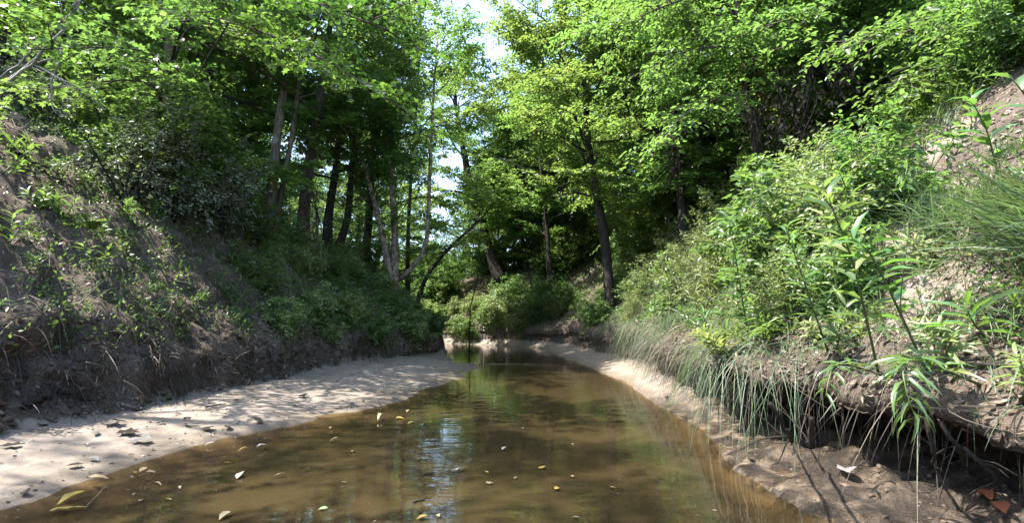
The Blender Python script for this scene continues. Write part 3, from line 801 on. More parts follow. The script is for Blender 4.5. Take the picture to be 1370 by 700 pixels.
for i, p in enumerate(py_):
    k = i % 3; lab = f"slim young tree among the taller trees, {nth(i)} counting from the left"; rot = (rg.normal(0, .06), rg.normal(0, .06), rg.random() * 6.28); sc_ = rg.uniform(.7, 1.3)
    if k not in yf:
        r = thing('young_tree', lab, 'tree', p, 0, 'young trees between the tall ones', sc_); r.rotation_euler = rot
        link('trunk', young[k][0], r); link('crown', young[k][1], r); yf[k] = r
    else: copy_tree(yf[k], p, rot, sc_, lab, 'young trees between the tall ones')
# drooping shrubs high on the near right slope, and low ones on the bank at the bend
pr, _ = sample(12, (6, 7), 3.8, 7.6, 0, lambda f: (f[..., 0] > RL(f[..., 1]) + 3.0) & (f[..., 0] < RL(f[..., 1]) + 5.6), rg, (3, 12))
pr = pr[np.argsort(pr[:, 1])]
place_set('slope_shrub', lambda i, p, k: f"leafy shrub high on the near right slope, {nth(i)} going up the creek", 'shrub', wood_sh, pr, 'shrubs high on the right slope', (.4, .7), rg, .3)
pr, _ = sample(56, (5, 6), 22.5, 33, 0, lambda f: (f[..., 0] < RL(f[..., 1]) + 2.2), rg, (-8, 4))
pr = pr[np.argsort(-pr[:, 0])]
place_set('low_shrub', lambda i, p, k: f"low shrub on the eroded bank at the bend, {nth(i)} counting from the right", 'shrub', low_sh, pr, 'low shrubs on the bank at the bend', (.9, 2.0), rg)

# ------------------------------------------------------------------ weeds with lance leaves, ferns and grass clumps
def weed_meshes(seed, h, nl, leaf, wr=.2, lean=.25, stems=1, kind='lance', path=None):
    rg = np.random.default_rng(seed); T, C = MB(), MB()
    for s_ in range(stems):
        d = np.array([rg.normal(0, lean), rg.normal(0, lean), 1])
        p = walk(rg, rg.normal(0, .03, 3) * [1, 1, 0] - [0, 0, .03], d, h * rg.uniform(.75, 1.1), 6, -.03, .1) if path is None else smooth_path(path, 9)
        n = len(p); T.tube(p, np.linspace(.006, .002, n) * (1 + h), 5)
        u = .22 + .78 * ((np.arange(nl) + rg.random(nl) * .6) / nl) ** .8
        x = np.clip(u, 0, .999) * (n - 1); a = x.astype(int)
        pos = p[a] + (p[a + 1] - p[a]) * (x - a)[:, None]
        td = nrm(p[a + 1] - p[a])
        az = np.arange(nl) * 2.4 + rg.normal(0, .3, nl)
        A = np.stack([np.cos(az), np.sin(az), np.zeros(nl)], -1) * .85 + td * (.25 + .5 * u)[:, None] + rg.normal(0, .12, (nl, 3))
        N = np.array([0, 0, 1]) + td * .3 + rg.normal(0, .2, (nl, 3))
        ls = leaf * (1 - .45 * abs(u - .45)) * rg.uniform(.75, 1.15, nl)
        C.leaves(pos, A, N, ls, ls * wr, np.clip(rg.normal(.5, .25, nl), 0, 1), kind)
    return T, C

def fern_meshes(seed, nf, length, pin, wr=.28):
    rg = np.random.default_rng(seed); T, C = MB(), MB()
    for i in range(nf):
        az = i * 2.4 + rg.normal(0, .3); e = R(rg.uniform(35, 70))
        d = np.array([math.cos(az) * math.cos(e), math.sin(az) * math.cos(e), math.sin(e)])
        L = length * rg.uniform(.7, 1.1); u = np.linspace(0, 1, 9)
        p = d[None] * u[:, None] * L; p[:, 2] -= .42 * L * u ** 2
        T.tube(p, np.linspace(.004, .0015, 9), 4)
        n = 13
        for sg in (-1, 1):
            uu = .14 + .86 * (np.arange(n) + .5) / n; x = uu * 8 * .999; a = x.astype(int)
            pos = p[a] + (p[a + 1] - p[a]) * (x - a)[:, None]; td = nrm(p[a + 1] - p[a])
            sd = nrm(np.cross(td, [0, 0, 1])) * sg
            A = sd + td * .45 + rg.normal(0, .08, (n, 3)) - [0, 0, .15]
            ls = pin * np.sin(np.pi * (.22 + .72 * uu)) * rg.uniform(.85, 1.1, n)
            C.leaves(pos, A, np.cross(A, td) * -sg + [0, 0, .6], ls, ls * wr, rg.uniform(.3, .9, n), 'lance')
    return T, C

def grass_mesh(seed, n, L, w, g, spread=.08, lean=(0, 0)):
    rg = np.random.default_rng(seed); C = MB()
    az = rg.random(n) * 6.28; e = R(90) - abs(rg.normal(0, .5, n))
    D = np.stack([np.cos(az) * np.cos(e) + lean[0], np.sin(az) * np.cos(e) + lean[1], np.sin(e)], -1)
    B = rg.normal(0, spread, (n, 3)) * [1, 1, 0] - [0, 0, .02]
    C.blades(B, D, L * rg.uniform(.55, 1.1, n), w * rg.uniform(.7, 1.2, n), g * rg.uniform(.5, 1.4, n), np.clip(rg.normal(.5, .25, n), 0, 1), 6)
    return C

weeds = [pack(weed_meshes(70 + k, .34, 12, .15, .19, .3, 2), 'stem', 'weed') for k in range(4)]
rg = np.random.default_rng(14)
pl, _ = sample(170, (1,), 4.4, 16, 1.0, lambda f: (f[..., 2] > .95), rg)
pl = pl[np.argsort(np.arctan2(pl[:, 0], pl[:, 1]))]
place_set('lance_weed', lambda i, p, k: f"small lance-leaved weed on the left soil slope, {nth(i)} counting from the left", 'weed', weeds, pl, 'weeds on the left bank', (.55, 1.5), rg, .25)
wr_ = [pack(weed_meshes(80 + k, .55, 14, .17, .18, .3, 2), 'stem', ('weed', 'glossy')[k % 2]) for k in range(4)]
pr, _ = sample(135, (6,), 2.4, 9.5, .8, lambda f: (f[..., 0] < RL(f[..., 1]) + 4) * (f[..., 2] > .85), rg)
pr = pr[np.argsort(-np.arctan2(pr[:, 0], pr[:, 1]))]
place_set('lance_weed', lambda i, p, k: f"lance-leaved weed on the right bank slope, {nth(i)} counting from the right", 'weed', wr_, pr, 'weeds on the right bank', (.35, .95), rg, .4)

ferns = [(100, 455, 6.6, .45, 'bright fern at the bottom of the left soil slope'), (45, 450, 6.3, .34, 'pale fern at the left edge above the cut soil'),
         (505, 462, 15.5, .95, 'tall bright fern where the left bank meets the sandbar'), (535, 458, 16.5, 1.0, 'bushy bright fern left of the sandbar tip'),
         (562, 452, 18, .9, 'fern nearest the far pool on the left bank'), (480, 440, 15.5, .8, 'fern above the tall bright fern'), (340, 455, 9.8, .45, 'yellow-lit fern low on the left bank above the sand'),
         (520, 430, 17.5, .8, 'fern higher up behind the bushy bright fern')]
for i, (px, py, Y, s, lab) in enumerate(ferns):
    x = at(px, py, Y)
    if s > .6: x[0] = float(LB(Y)) - (.15, .3, .2, .9, 0, 1.0)[(2, 3, 4, 5, 6, 7).index(i)]; s *= 1.15
    T, C = fern_meshes(90 + i, 15 if s > .6 else 9, s, s * .24)
    r = thing('fern', lab, 'fern', [x[0], x[1], gz(x[0], x[1])], 0, 'ferns on the left bank')
    T.build('frond_stem', M['stem'], r); C.build('frond', M['weed'], r)

gr = [grass_mesh(120 + k, 70, .6, .009, .55).mesh('grass_clump', M[('blade', 'weed', 'thatch')[k % 3]]) for k in range(3)]
pr, _ = sample(80, (6,), 2.8, 14, 1.0, lambda f: (f[..., 0] < RL(f[..., 1]) + 2.6), rg)
pr = pr[np.argsort(-np.arctan2(pr[:, 0], pr[:, 1]))]
for i, p in enumerate(pr):
    o = link('grass_clump', gr[int(rg.integers(0, 3)) if rg.random() < .8 else 1], None, p, (rg.normal(0, .2), rg.normal(0, .2) - .25, rg.random() * 6.28), rg.uniform(.6, 1.3))
    tag(o, f"clump of thin grass blades on the right bank, {nth(i)} counting from the right", 'grass clump', 'grass clumps on the right bank')

lw = [pack(weed_meshes(180 + k, .42, 16, .2, .17, .5, 3), 'stem', ('glossy', 'weed', 'sunweed')[k]) for k in range(3)]
pr, _ = sample(58, (5, 6), 2.4, 6.2, .3, lambda f: (f[..., 0] < RL(f[..., 1]) + 1.7) * (f[..., 2] > .7), rg)
pr = pr[np.argsort(-np.arctan2(pr[:, 0], pr[:, 1]))]
place_set('drooping_weed', lambda i, p, k: f"long-leaved drooping weed along the right bank lip, {nth(i)} counting from the right", 'weed', lw, pr, 'drooping weeds along the right lip', (.5, 1.1), rg, .55)
# the large blue-green clump at the right edge
for i, (px, py, Y, L, lab, ln) in enumerate([(1385, 410, 2.5, 1.3, 'large blue-green grass clump arching at the right edge', (-.75, .1)), (1255, 300, 4.2, .8, 'blue-green grass clump below the sandy scar', (-.2, -.2)),
                                        (1400, 330, 2.9, 1.0, 'blue-green grass clump cut by the right edge', (-.7, .0)), (1210, 270, 4.8, .7, 'thin blue-green grass clump left of the scar', (-.2, -.1))]):
    x = at(px, py, Y); x = (3.35, 2.85) if i == 0 else (3.55, 3.3) if i == 2 else x; p = [x[0], x[1], gz(x[0], x[1])]
    o = link('grass_clump', grass_mesh(130 + i, 170, L, .013, .45, .15, ln).mesh('grass_clump', M['blade']), None, p)
    tag(o, lab, 'grass clump', 'blue-green grass clumps')

def weed_at(lab, pix, Y, nl, leaf, wr, mat, seed, ground_it=True, kind='lance', name='broad_weed'):
    path = np.array([at(a, b, Y + (c[0] if c else 0)) for (a, b, *c) in pix])
    y0 = max(path[0][1], 2.3)
    path[0] = gpt(max(path[0][0], float(lip(y0)) + .14), y0) - [0, 0, .03]
    b = path[0].copy()
    T, C = weed_meshes(seed, .6, nl, leaf, wr, path=path - b, kind=kind)
    r = thing(name, lab, 'weed', b, 0, 'large weeds on the right bank')
    T.build('stem', M['stem'], r); C.build('foliage', M[mat], r)
weed_at('tall broad-leaved weed leaning out over the right bank lip', [(1165, 400, .75), (1140, 340, .3), (1115, 285, .05), (1100, 245)], 2.7, 24, .30, .2, 'weed', 301)
weed_at('second tall broad-leaved weed left of the leaning one', [(1085, 390, .9), (1065, 345, .6), (1050, 300, .4)], 3.1, 22, .24, .19, 'weed', 302)
weed_at('broad-leaved weed drooping in front of the leaning one', [(1190, 400, .6), (1170, 345, .2), (1150, 315, 0), (1135, 320, -.1)], 2.6, 18, .26, .22, 'glossy', 311)
weed_at('yellow-green weed just behind the leaning one', [(1120, 340, .9), (1105, 290, .7), (1092, 250, .6)], 3.4, 22, .26, .2, 'sunweed', 312)
weed_at('narrow grey-green weed standing on the sandy scar', [(1212, 250, .2), (1208, 200), (1203, 150)], 4.6, 20, .24, .15, 'blade', 303)
weed_at('leafy weed hanging below the right bank lip', [(1225, 430, .35), (1205, 470, .1), (1200, 505), (1215, 545), (1225, 560)], 2.55, 44, .21, .15, 'glossy', 304, False)
weed_at('small weed hanging left of the leafy hanging one', [(1120, 440, .3), (1112, 480, .1), (1105, 530)], 3.1, 16, .16, .15, 'glossy', 305, False)
weed_at('bright weed bending in at the upper right edge', [(1420, 190, .3), (1385, 140, 0), (1350, 100, -.1)], 2.9, 10, .22, .33, 'weed', 306, False)
weed_at('pale weed above the blue-green clump', [(1335, 190, .3), (1318, 160, .1), (1295, 130)], 3.6, 15, .24, .3, 'glossy', 307)
weed_at('bright weed in front of the sandy scar', [(1150, 310, .4), (1140, 265, .2), (1120, 225)], 3.9, 14, .25, .19, 'weed', 308)
weed_at('tall thin weed over the dark undercut', [(1000, 420, .5), (985, 350, .2), (975, 290)], 4.6, 20, .24, .16, 'weed', 309)
weed_at('long-leaved weed over the mossy lip', [(1320, 470, .2), (1300, 430), (1290, 405)], 2.9, 8, .30, .13, 'glossy', 310)

# ------------------------------------------------------------------ ground cover, litter, thatch and roots: nobody could count these
rg = np.random.default_rng(21)
gc = MB()
pm = lambda f: np.clip((fbm(f * .9 + 5, 3, 51) + .35) * 2.2, .02, 1) * (f[..., 2] > .85)
p, n = sample(56000, (1, 6), 2, 30, .9, pm, rg)
d = nrm(n * .6 + rg.normal(0, .7, p.shape) + [0, 0, .35])
sz = rg.uniform(.035, .085, len(p)) * np.clip(p[:, 1] / 9, .75, 1.6)
gc.leaves(p + n * rg.uniform(0, .12, (len(p), 1)), d, n + rg.normal(0, .5, p.shape), sz, sz * .5, rg.random(len(p)), 'diamond')
tag(gc.build('ground_cover', M['weed']), 'low green ground cover over both slopes', 'ground cover', None, 'stuff')
gp = MB()
p, n = sample(14000, (0, 7), 7, 45, .8, None, rg)
d = nrm(n * .5 + rg.normal(0, .7, p.shape) + [0, 0, .3]); sz = rg.uniform(.08, .17, len(p))
gp.leaves(p + n * rg.uniform(0, .5, (len(p), 1)) ** 1.5, d, n + rg.normal(0, .5, p.shape), sz, sz * .55, rg.random(len(p)), 'diamond')
tag(gp.build('undergrowth', M['mid']), 'woodland undergrowth on the flat above the banks', 'undergrowth', None, 'stuff')
lt = MB()
p, n = sample(72000, (0, 1, 5, 6, 7), 2, 32, 1.1, None, rg)
d = np.cross(n, rg.normal(0, 1, p.shape)) + n * .12; sz = rg.uniform(.04, .10, len(p)) * np.clip(p[:, 1] / 9, .7, 1.3)
lt.leaves(p + n * .012, d, n + rg.normal(0, .35, p.shape), sz, sz * rg.uniform(.25, .6, len(p)), rg.random(len(p)), 'oval')
tag(lt.build('leaf_litter', M['litter']), 'brown leaf litter on both slopes', 'leaf litter', None, 'stuff')

def lip_points(n, y0, y1, rg, off=(0, .35)):
    y = rg.uniform(y0, y1, n); x = lip(y) + .03 + rg.uniform(*off, n)
    return np.stack([x, y, np.array([gz(a, b) for a, b in zip(x, y)])], -1)
th = MB()
b = lip_points(900, 5.6, 15, rg, (.02, .5))
b = b[fbm(b * [0, 1.1, 0] + 3, 2, 91) > -.12]
n = len(b)
D = np.stack([-1 * rg.uniform(.3, 1, n), rg.normal(0, .45, n), rg.uniform(-.1, .9, n)], -1)
th.blades(b, D, rg.uniform(.25, 1.0, n), rg.uniform(.003, .007, n), rg.uniform(.9, 1.7, n), rg.random(n), 6)
b = lip_points(90, 2.4, 5.8, rg, (.0, .4)); n = len(b)
D = np.stack([-1 * rg.uniform(.3, 1, n), rg.normal(0, .6, n), rg.uniform(-.1, .7, n)], -1)
th.blades(b, D, rg.uniform(.25, .8, n), rg.uniform(.002, .005, n), rg.uniform(.8, 1.5, n), rg.random(n), 7)
tag(th.build('dry_grass', M['thatch']), 'dry grass thatch hanging over the right bank lip', 'dry grass', None, 'stuff')
gb = MB()
b = lip_points(4200, 2.6, 17, rg, (.0, 1.4))
b = b[(fbm(b * [.8, 1.3, 0] + 8, 2, 92) > -.2) & (rg.random(len(b)) < np.interp(b[:, 1], [3.5, 7], [.45, 1]))]; n = len(b); n = len(b)
D = np.stack([-1 * rg.uniform(.0, .9, n), rg.normal(0, .4, n), rg.uniform(.3, 1, n)], -1)
gb.blades(b, D, rg.uniform(.2, .65, n), rg.uniform(.005, .010, n), rg.uniform(.6, 1.5, n), rg.random(n), 5)
b = lip_points(2600, 2.6, 14, rg, (-.02, .45)); b = b[(fbm(b * [.8, 1.7, 0] + 28, 2, 93) > -.1) & (rg.random(len(b)) < np.interp(b[:, 1], [3.5, 6.5], [.16, 1]))]; n = len(b)
D = np.stack([-1 * rg.uniform(.2, 1, n), rg.normal(0, .95, n), rg.uniform(-.2, .8, n)], -1)
gb.blades(b, D, rg.uniform(.25, .9, n), rg.uniform(.003, .007, n), rg.uniform(.9, 2.0, n), rg.random(n), 6)
tag(gb.build('bank_grass', M['blade']), 'green grass over the right bank edge', 'grass', None, 'stuff')
rt = MB()
y = 2.2 + 10.8 * rg.random(1500) ** .8; b = np.stack([lip(y) + rg.uniform(0, .12, 1500) + UC(y) * rg.random(1500) * .5, y, rg.uniform(.55, .85, 1500)], -1)
rt.blades(b, np.stack([rg.normal(-.25, .4, 1500), rg.normal(0, .5, 1500), rg.uniform(-1, .1, 1500)], -1), rg.uniform(.2, .65, 1500), rg.uniform(.004, .010, 1500), rg.uniform(.1, .7, 1500), rg.random(1500), 5)
p, nn = sample(2600, (1,), 4.5, 20, 1.0, lambda f: (f[..., 2] < 1.35) & (f[..., 2] > .25), rg)
D = nn * .5 + rg.normal(0, .5, p.shape) + [0, 0, -.3]
rt.blades(p - nn * .02, D, rg.uniform(.15, .5, len(p)), rg.uniform(.004, .011, len(p)), rg.uniform(.2, .9, len(p)), rg.random(len(p)), 5)
tag(rt.build('hanging_roots', M['root']), 'fine dead roots hanging from both cut banks', 'roots', None, 'stuff')

def clods(name, lab, p, size, mat):
    m = MB(); rg = np.random.default_rng(77)
    import bmesh
    bm_ = bmesh.new(); bmesh.ops.create_icosphere(bm_, subdivisions=2, radius=1); bv = np.array([v.co[:] for v in bm_.verts]); bt = np.array([[v.index for v in f.verts] for f in bm_.faces]); bm_.free()
    for q, s_ in zip(p, size):
        v = bv * (1 + .75 * fbm(bv * 1.5 + rg.random(3) * 90, 3, 3)[:, None] + .25 * rg.normal(0, .5, (len(bv), 1))) * rg.uniform(.55, 1.2, 3) * [1, 1, .55] * s_
        a = rg.random() * 6.28; v[:, :2] = v[:, :2] @ np.array([[math.cos(a), -math.sin(a)], [math.sin(a), math.cos(a)]])
        m.add(v + q - [0, 0, s_ * .15], bt, rg.random())
    return tag(m.build(name, M[mat], None, False), lab, 'clods', None, 'stuff')
p, _ = sample(260, (4, 5), 2.3, 7.5, .6, lambda f: (f[..., 2] > .03) & (f[..., 2] < .6), rg)
clods('mud_clods', 'wet brown mud clods and stones along the right shore', p, rg.uniform(.008, .034, len(p)) * (1 + .5 * (rg.random(len(p)) > .93)), 'mudclod')
p, _ = sample(520, (1,), 3.8, 16, .8, lambda f: (f[..., 2] > .1) & (f[..., 2] < 1.2), rg)
p2, _ = sample(160, (2,), 3.6, 14, .8, lambda f: (f[..., 2] > .11), rg)
clods('soil_clods', 'crumbled soil clods at the foot of the left bank', np.vstack([p, p2]), np.concatenate([rg.uniform(.015, .06, len(p)), rg.uniform(.008, .022, len(p2))]), 'soilclod')
db = MB()
p, n_ = sample(900, (2,), 3, 16, .8, lambda f: f[..., 2] > .02, rg)
ed = rg.random(len(p)) < .45
p[ed, 0] = LW(p[ed, 1]) - abs(rg.normal(.12, .12, ed.sum())); p[ed, 2] = [gz(a, b) for a, b in p[ed, :2]]
p = p[p[:, 2] > .004]
sz = rg.uniform(.008, .035, len(p))
db.leaves(p + [0, 0, .006], rg.normal(0, 1, p.shape) * [1, 1, .15], rg.normal(0, .35, p.shape) + [0, 0, 1], sz, sz * rg.uniform(.2, .7, len(p)), rg.random(len(p)), 'oval')
tag(db.build('sand_debris', M['darkleaf']), 'tiny dark plant debris strewn over the sandbar', 'debris', None, 'stuff')
tw = MB()
p, n_ = sample(1500, (1, 6, 5, 0), 3, 18, 1.1, None, rg)
for q, nn_ in zip(p, n_):
    d = nrm(np.cross(nn_, rg.normal(0, 1, 3)) + nn_ * rg.uniform(-.05, .3)); L = rg.uniform(.12, .6); k_ = nrm(rg.normal(0, 1, 3)) * L * .12
    tw.tube([q - d * L * .3 + nn_ * .01, q + nn_ * .025 + k_, q + d * L * .7 + nn_ * .02], [.006 * L / .4 + .002, .004 * L / .4 + .002, .0015], 4, rg.random())
tag(tw.build('twig_litter', M['twiglitter']), 'thin dead twigs scattered over both slopes', 'twigs', None, 'stuff')

# ------------------------------------------------------------------ leaves floating on the creek
def fallen(name, lab, pos, size, mat, seed, kind, group, curl=.12, wr=.55, lift=.004):
    rg = np.random.default_rng(seed); m = MB()
    az = rg.random() * 6.28
    m.leaves(np.array([[0, 0, 0.0]]), np.array([[math.cos(az), math.sin(az), 0]]), np.array([[rg.normal(0, curl), rg.normal(0, curl), 1]]), size, size * wr, rg.random(), kind)
    v = m.v[0]; v[:, 2] += abs(v[:, 2].min()) + lift + rg.uniform(0, .25, len(v)) * size * curl * 2
    c = v.mean(0) * [1, 1, 0]; m.v[0] = v - c
    return tag(link(name, m.mesh(name, M[mat]), None, pos), lab, 'leaf', group)
FL = [(615, 632, 22, 'pale', 'maple', 'large pale torn leaf floating mid-creek'), (674, 603, 13, 'pale', 'oval', 'upright pale curled leaf floating mid-creek above the large torn leaf'),
      (725, 628, 12, 'yellow', 'maple', 'small yellow lobed leaf floating right of the pale leaves'), (745, 657, 14, 'yellow', 'oval', 'yellow oval leaf floating right of mid-creek'),
      (765, 640, 10, 'tan', 'oval', 'tan leaf floating farthest right of the mid-creek group'), (651, 634, 8, 'yellow', 'oval', 'tiny yellow leaf beside the large pale torn leaf'),
      (655, 649, 11, 'tan', 'maple', 'curled tan leaf below the large pale torn leaf'), (690, 642, 9, 'tan', 'oval', 'thin tan leaf between the pale and yellow leaves'),
      (565, 696, 16, 'yellow', 'oval', 'yellow leaf at the bottom edge left of the sky reflection'), (586, 693, 12, 'tan', 'oval', 'tan leaf touching the sky reflection at the bottom edge'),
      (770, 696, 12, 'tan', 'oval', 'tan leaf at the bottom edge right of mid-creek'), (88, 687, 30, 'yellow', 'maple', 'largest yellow leaf with a stalk near the bottom left'),
      (98, 671, 30, 'yellow', 'oval', 'long yellow leaf just above the largest yellow leaf'), (131, 644, 20, 'tan', 'oval', 'tan leaf by the left waterline'),
      (178, 636, 11, 'yellow', 'oval', 'first of three small leaves in a row off the left sand'), (191, 632, 13, 'tan', 'oval', 'middle of three small leaves in a row off the left sand'),
      (201, 635, 12, 'tan', 'oval', 'last of three small leaves in a row off the left sand'), (211, 652, 13, 'tan', 'lance', 'narrow curled leaf below the row of three small leaves'),
      (188, 673, 11, 'tan', 'oval', 'tan leaf near the bottom left, smaller of two'), (225, 671, 9, 'yellow', 'oval', 'tiny yellow leaf near the bottom left'),
      (320, 640, 20, 'pale', 'oval', 'pale leaf lying beside a green sprig'), (351, 602, 18, 'pale', 'lance', 'long pale leaf near the sandbar edge'),
      (325, 605, 12, 'yellow', 'lance', 'narrow yellow leaf left of the long pale leaf'), (280, 598, 12, 'pale', 'lance', 'narrow pale leaf against the left waterline'),
      (300, 694, 20, 'tan', 'oval', 'tan leaf at the bottom edge under the twig'), (303, 622, 10, 'yellow', 'oval', 'small yellow leaf above the green sprig'),
      (374, 640, 14, 'tan', 'lance', 'forked tan leaf right of the pale leaf'), (410, 632, 11, 'tan', 'lance', 'thin tan leaf mid-left of the creek'),
      (447, 592, 14, 'tan', 'lance', 'tan leaf floating off the sandbar'), (432, 684, 12, 'green', 'oval', 'green leaf floating near the bottom edge'),
      (508, 563, 24, 'tan', 'lance', 'long tan leaf against the sandbar edge'), (535, 562, 12, 'yellow', 'oval', 'yellow leaf off the sandbar, leftmost of a chain'), (550, 568, 13, 'yellow', 'oval', 'yellow leaf second in the chain off the sandbar'),
      (563, 571, 12, 'green', 'oval', 'greenish leaf third in the chain off the sandbar'), (577, 566, 10, 'yellow', 'oval', 'yellow leaf last in the chain off the sandbar'),
      (545, 552, 10, 'tan', 'oval', 'tan leaf touching the tip side of the sandbar'), (443, 575, 12, 'tan', 'oval', 'tan leaf near the sandbar above the tan one'),
      (472, 606, 9, 'yellow', 'oval', 'tiny yellow leaf in open water left of centre'), (240, 655, 8, 'tan', 'oval', 'tiny tan leaf between the twig and the row of three'), (820, 655, 9, 'yellow', 'oval', 'tiny yellow leaf in the right green reflection'),
      (460, 648, 9, 'tan', 'oval', 'tiny tan leaf left of the sunken twig'), (700, 575, 8, 'tan', 'oval', 'far tiny tan leaf in mid-creek')]
for i, (px, py, w, mat, kd, lab) in enumerate(FL):
    p = on_water(px, py); size = w / 685 * np.linalg.norm(p - [0, 0, CAM_H]) * .92
    fallen('floating_leaf', lab, (p[0], p[1], .001), size, mat, 400 + i, kd, 'leaves floating on the creek', .16, {'maple': .8, 'oval': .5, 'lance': .28}[kd])
fd = MB(); rg = np.random.default_rng(91)
y = rg.uniform(2.9, 12, 230); x = LW(y) + abs(rg.normal(0, .35, 230)) + .05
k = rg.random(230) < .25; x[k] = rg.uniform(-2.2, 1.5, k.sum()); p = np.stack([x, y, np.full(230, .004)], -1)
sz = rg.uniform(.01, .04, 230)
fd.leaves(p, rg.normal(0, 1, p.shape) * [1, 1, .1], rg.normal(0, .25, p.shape) + [0, 0, 1], sz, sz * rg.uniform(.2, .6, 230), rg.random(230), 'oval')
tag(fd.build('floating_debris', M['litter']), 'tiny bits of bark and leaf drifting on the water', 'debris', None, 'stuff')
# leaves lying on the sand and the mud
SL = [(187, 594, 24, 'greyleaf', 'maple', 'grey crumpled leaf on the left sand'), (172, 583, 22, 'darkleaf', 'maple', 'dark curled leaf above the grey crumpled leaf'), (100, 627, 14, 'darkleaf', 'oval', 'black leaf on the damp left sand'),
      (33, 664, 14, 'darkleaf', 'oval', 'black leaf at the lower left of the sand'), (152, 570, 24, 'darkleaf', 'maple', 'dark flat leaf near the bank foot'), (278, 577, 16, 'darkleaf', 'maple', 'dark leaf right of the green sprig on the sand'),
      (305, 575, 14, 'darkleaf', 'oval', 'dark leaf near the sand edge'), (345, 566, 18, 'darkleaf', 'maple', 'dark ragged leaf midway along the sand edge'), (405, 533, 16, 'darkleaf', 'maple', 'dark ragged leaf in the middle of the sandbar'),
      (250, 571, 12, 'darkleaf', 'oval', 'small dark leaf below the green sprig'), (14, 600, 16, 'darkleaf', 'maple', 'dark leaf by the left edge of the sand'), (125, 618, 13, 'greyleaf', 'oval', 'grey leaf left of the black leaf'),
      (1133, 636, 34, 'greyleaf', 'oval', 'large grey leaf lying on the right mud'), (1318, 495, 24, 'greyleaf', 'oval', 'grey leaf on the mossy right lip'), (1320, 668, 22, 'russet', 'oval', 'russet leaf at the lower right mud'),
      (1340, 686, 24, 'russet', 'oval', 'second russet leaf at the bottom right corner'), (285, 508, 10, 'pale', 'oval', 'pale leaf at the left bank foot'), (222, 537, 11, 'green', 'oval', 'green leaf under the dead root clump'),
      (1005, 618, 12, 'darkleaf', 'oval', 'dark leaf on the right wet sand'), (312, 502, 14, 'pale', 'maple', 'pale crumpled leaf at the left bank foot')]
for i, (px, py, w, mat, kd, lab) in enumerate(SL):
    p = hit(px, py); size = w / 685 * np.linalg.norm(p - [0, 0, CAM_H])
    fallen('fallen_leaf', lab, p, size, mat, 500 + i, kd, 'leaves lying on the sand and mud', .2, {'maple': .8, 'oval': .6, 'lance': .28}[kd], .008)
# dark leaf debris washed up by the sandbar tip
rg = np.random.default_rng(33)
for i in range(46):
    px, py = (rg.normal(515, 38), rg.normal(541, 6)) if i < 24 else (rg.uniform(20, 620), None)
    if py is None: py = np.interp(px, [0, 180, 340, 480, 620], [610, 575, 535, 515, 492]) + rg.normal(0, 9)
    p = hit(px, py)
    if p[2] < .01: continue
    fallen('leaf_scrap', 'dark leaf scrap among the debris on the sandbar', p, rg.uniform(.04, .10), 'darkleaf', 600 + i, ('oval', 'maple')[i % 2], 'dark leaf scraps on the sandbar', .3, .5, .006)

# ------------------------------------------------------------------ sticks, roots, bare branches
def stick(name, lab, cat, pts, r, mat, twigs=0, seed=1, group=None, n=12, sides=6):
    rg = np.random.default_rng(seed); pts = np.array(pts, float); b = pts[0].copy(); m = MB()
    p = smooth_path(pts - b, n); p[1:-1] += rg.normal(0, r * .5, (n - 2, 3))
    m.tube(p, r * np.linspace(1, .45, n), sides, bump=.25)
    o = thing(name, lab, cat, b, 0, group) if twigs else None
    if twigs:
        m.build('main_stem', M[mat], o, True)
        for k in range(twigs):
            a = int(rg.integers(n // 4, n - 1)); d = nrm(p[a] - p[a - 1]) + rg.normal(0, .6, 3)
            L = np.linalg.norm(p[-1] - p[0]) * rg.uniform(.15, .35)
            q = walk(rg, p[a], d, L, 5, -.05, .2); t = MB(); t.tube(q, r * .5 * np.linspace(1, .35, 6), 5)
            t.build('twig', M[mat], o, True)
        return o
    o = m.build(name, M[mat], None, True); o.location = b
    return tag(o, lab, cat, group)
def gp_(px, py, up=.02):
    p = hit(px, py); p[2] += up; return p
stick('stick', 'pale bent stick poking out from the left bank foot', 'stick', [gp_(163, 532, .03), gp_(163, 520, .06), at(190, 516, 6.3), at(238, 511, 6.5)], .012, 'stick')
stick('stick', 'short grey stick lying where sand meets the left bank', 'stick', [gp_(162, 545), gp_(192, 550)], .02, 'stick')
stick('stick', 'thin grey stick on the sand near the left edge', 'stick', [gp_(38, 578), gp_(70, 579)], .010, 'stick')
stick('stick', 'grey stick end entering at the left edge', 'stick', [gp_(-6, 570), gp_(12, 583)], .018, 'stick')
stick('stick', 'dark short stick on the sandbar under the dead roots', 'stick', [gp_(275, 548), gp_(302, 543)], .010, 'darkstick')
stick('stick', 'small twig pile at the sandbar tip', 'stick', [gp_(628, 491), gp_(655, 487)], .010, 'darkstick', 4, 3)
stick('stick', 'black sunken twig floating left of the pale torn leaf', 'stick', [on_water(553, 674) + [0, 0, .005], on_water(576, 668) + [0, 0, .008]], .007, 'darkstick')
stick('stick', 'second dark twig above the black sunken twig', 'stick', [on_water(566, 637) + [0, 0, .004], on_water(583, 634) + [0, 0, .006]], .006, 'darkstick')
stick('stick', 'thin twig rising from the water at the lower left', 'stick', [on_water(113, 681), on_water(142, 661) + [0, 0, .05]], .004, 'tanstick' if 'tanstick' in M else 'stick')
stick('fallen_branch', 'dark root-like branch on the left bank foot', 'branch', [gp_(32, 552, .05), gp_(62, 535, .05), gp_(85, 530, .07), gp_(125, 542, .04)], .035, 'darkstick', 3, 5)
stick('fallen_branch', 'dark branch lying down the upper left soil', 'branch', [gp_(10, 205, .08), gp_(40, 225, .08), gp_(85, 250, .06)], .03, 'darkstick', 3, 6)
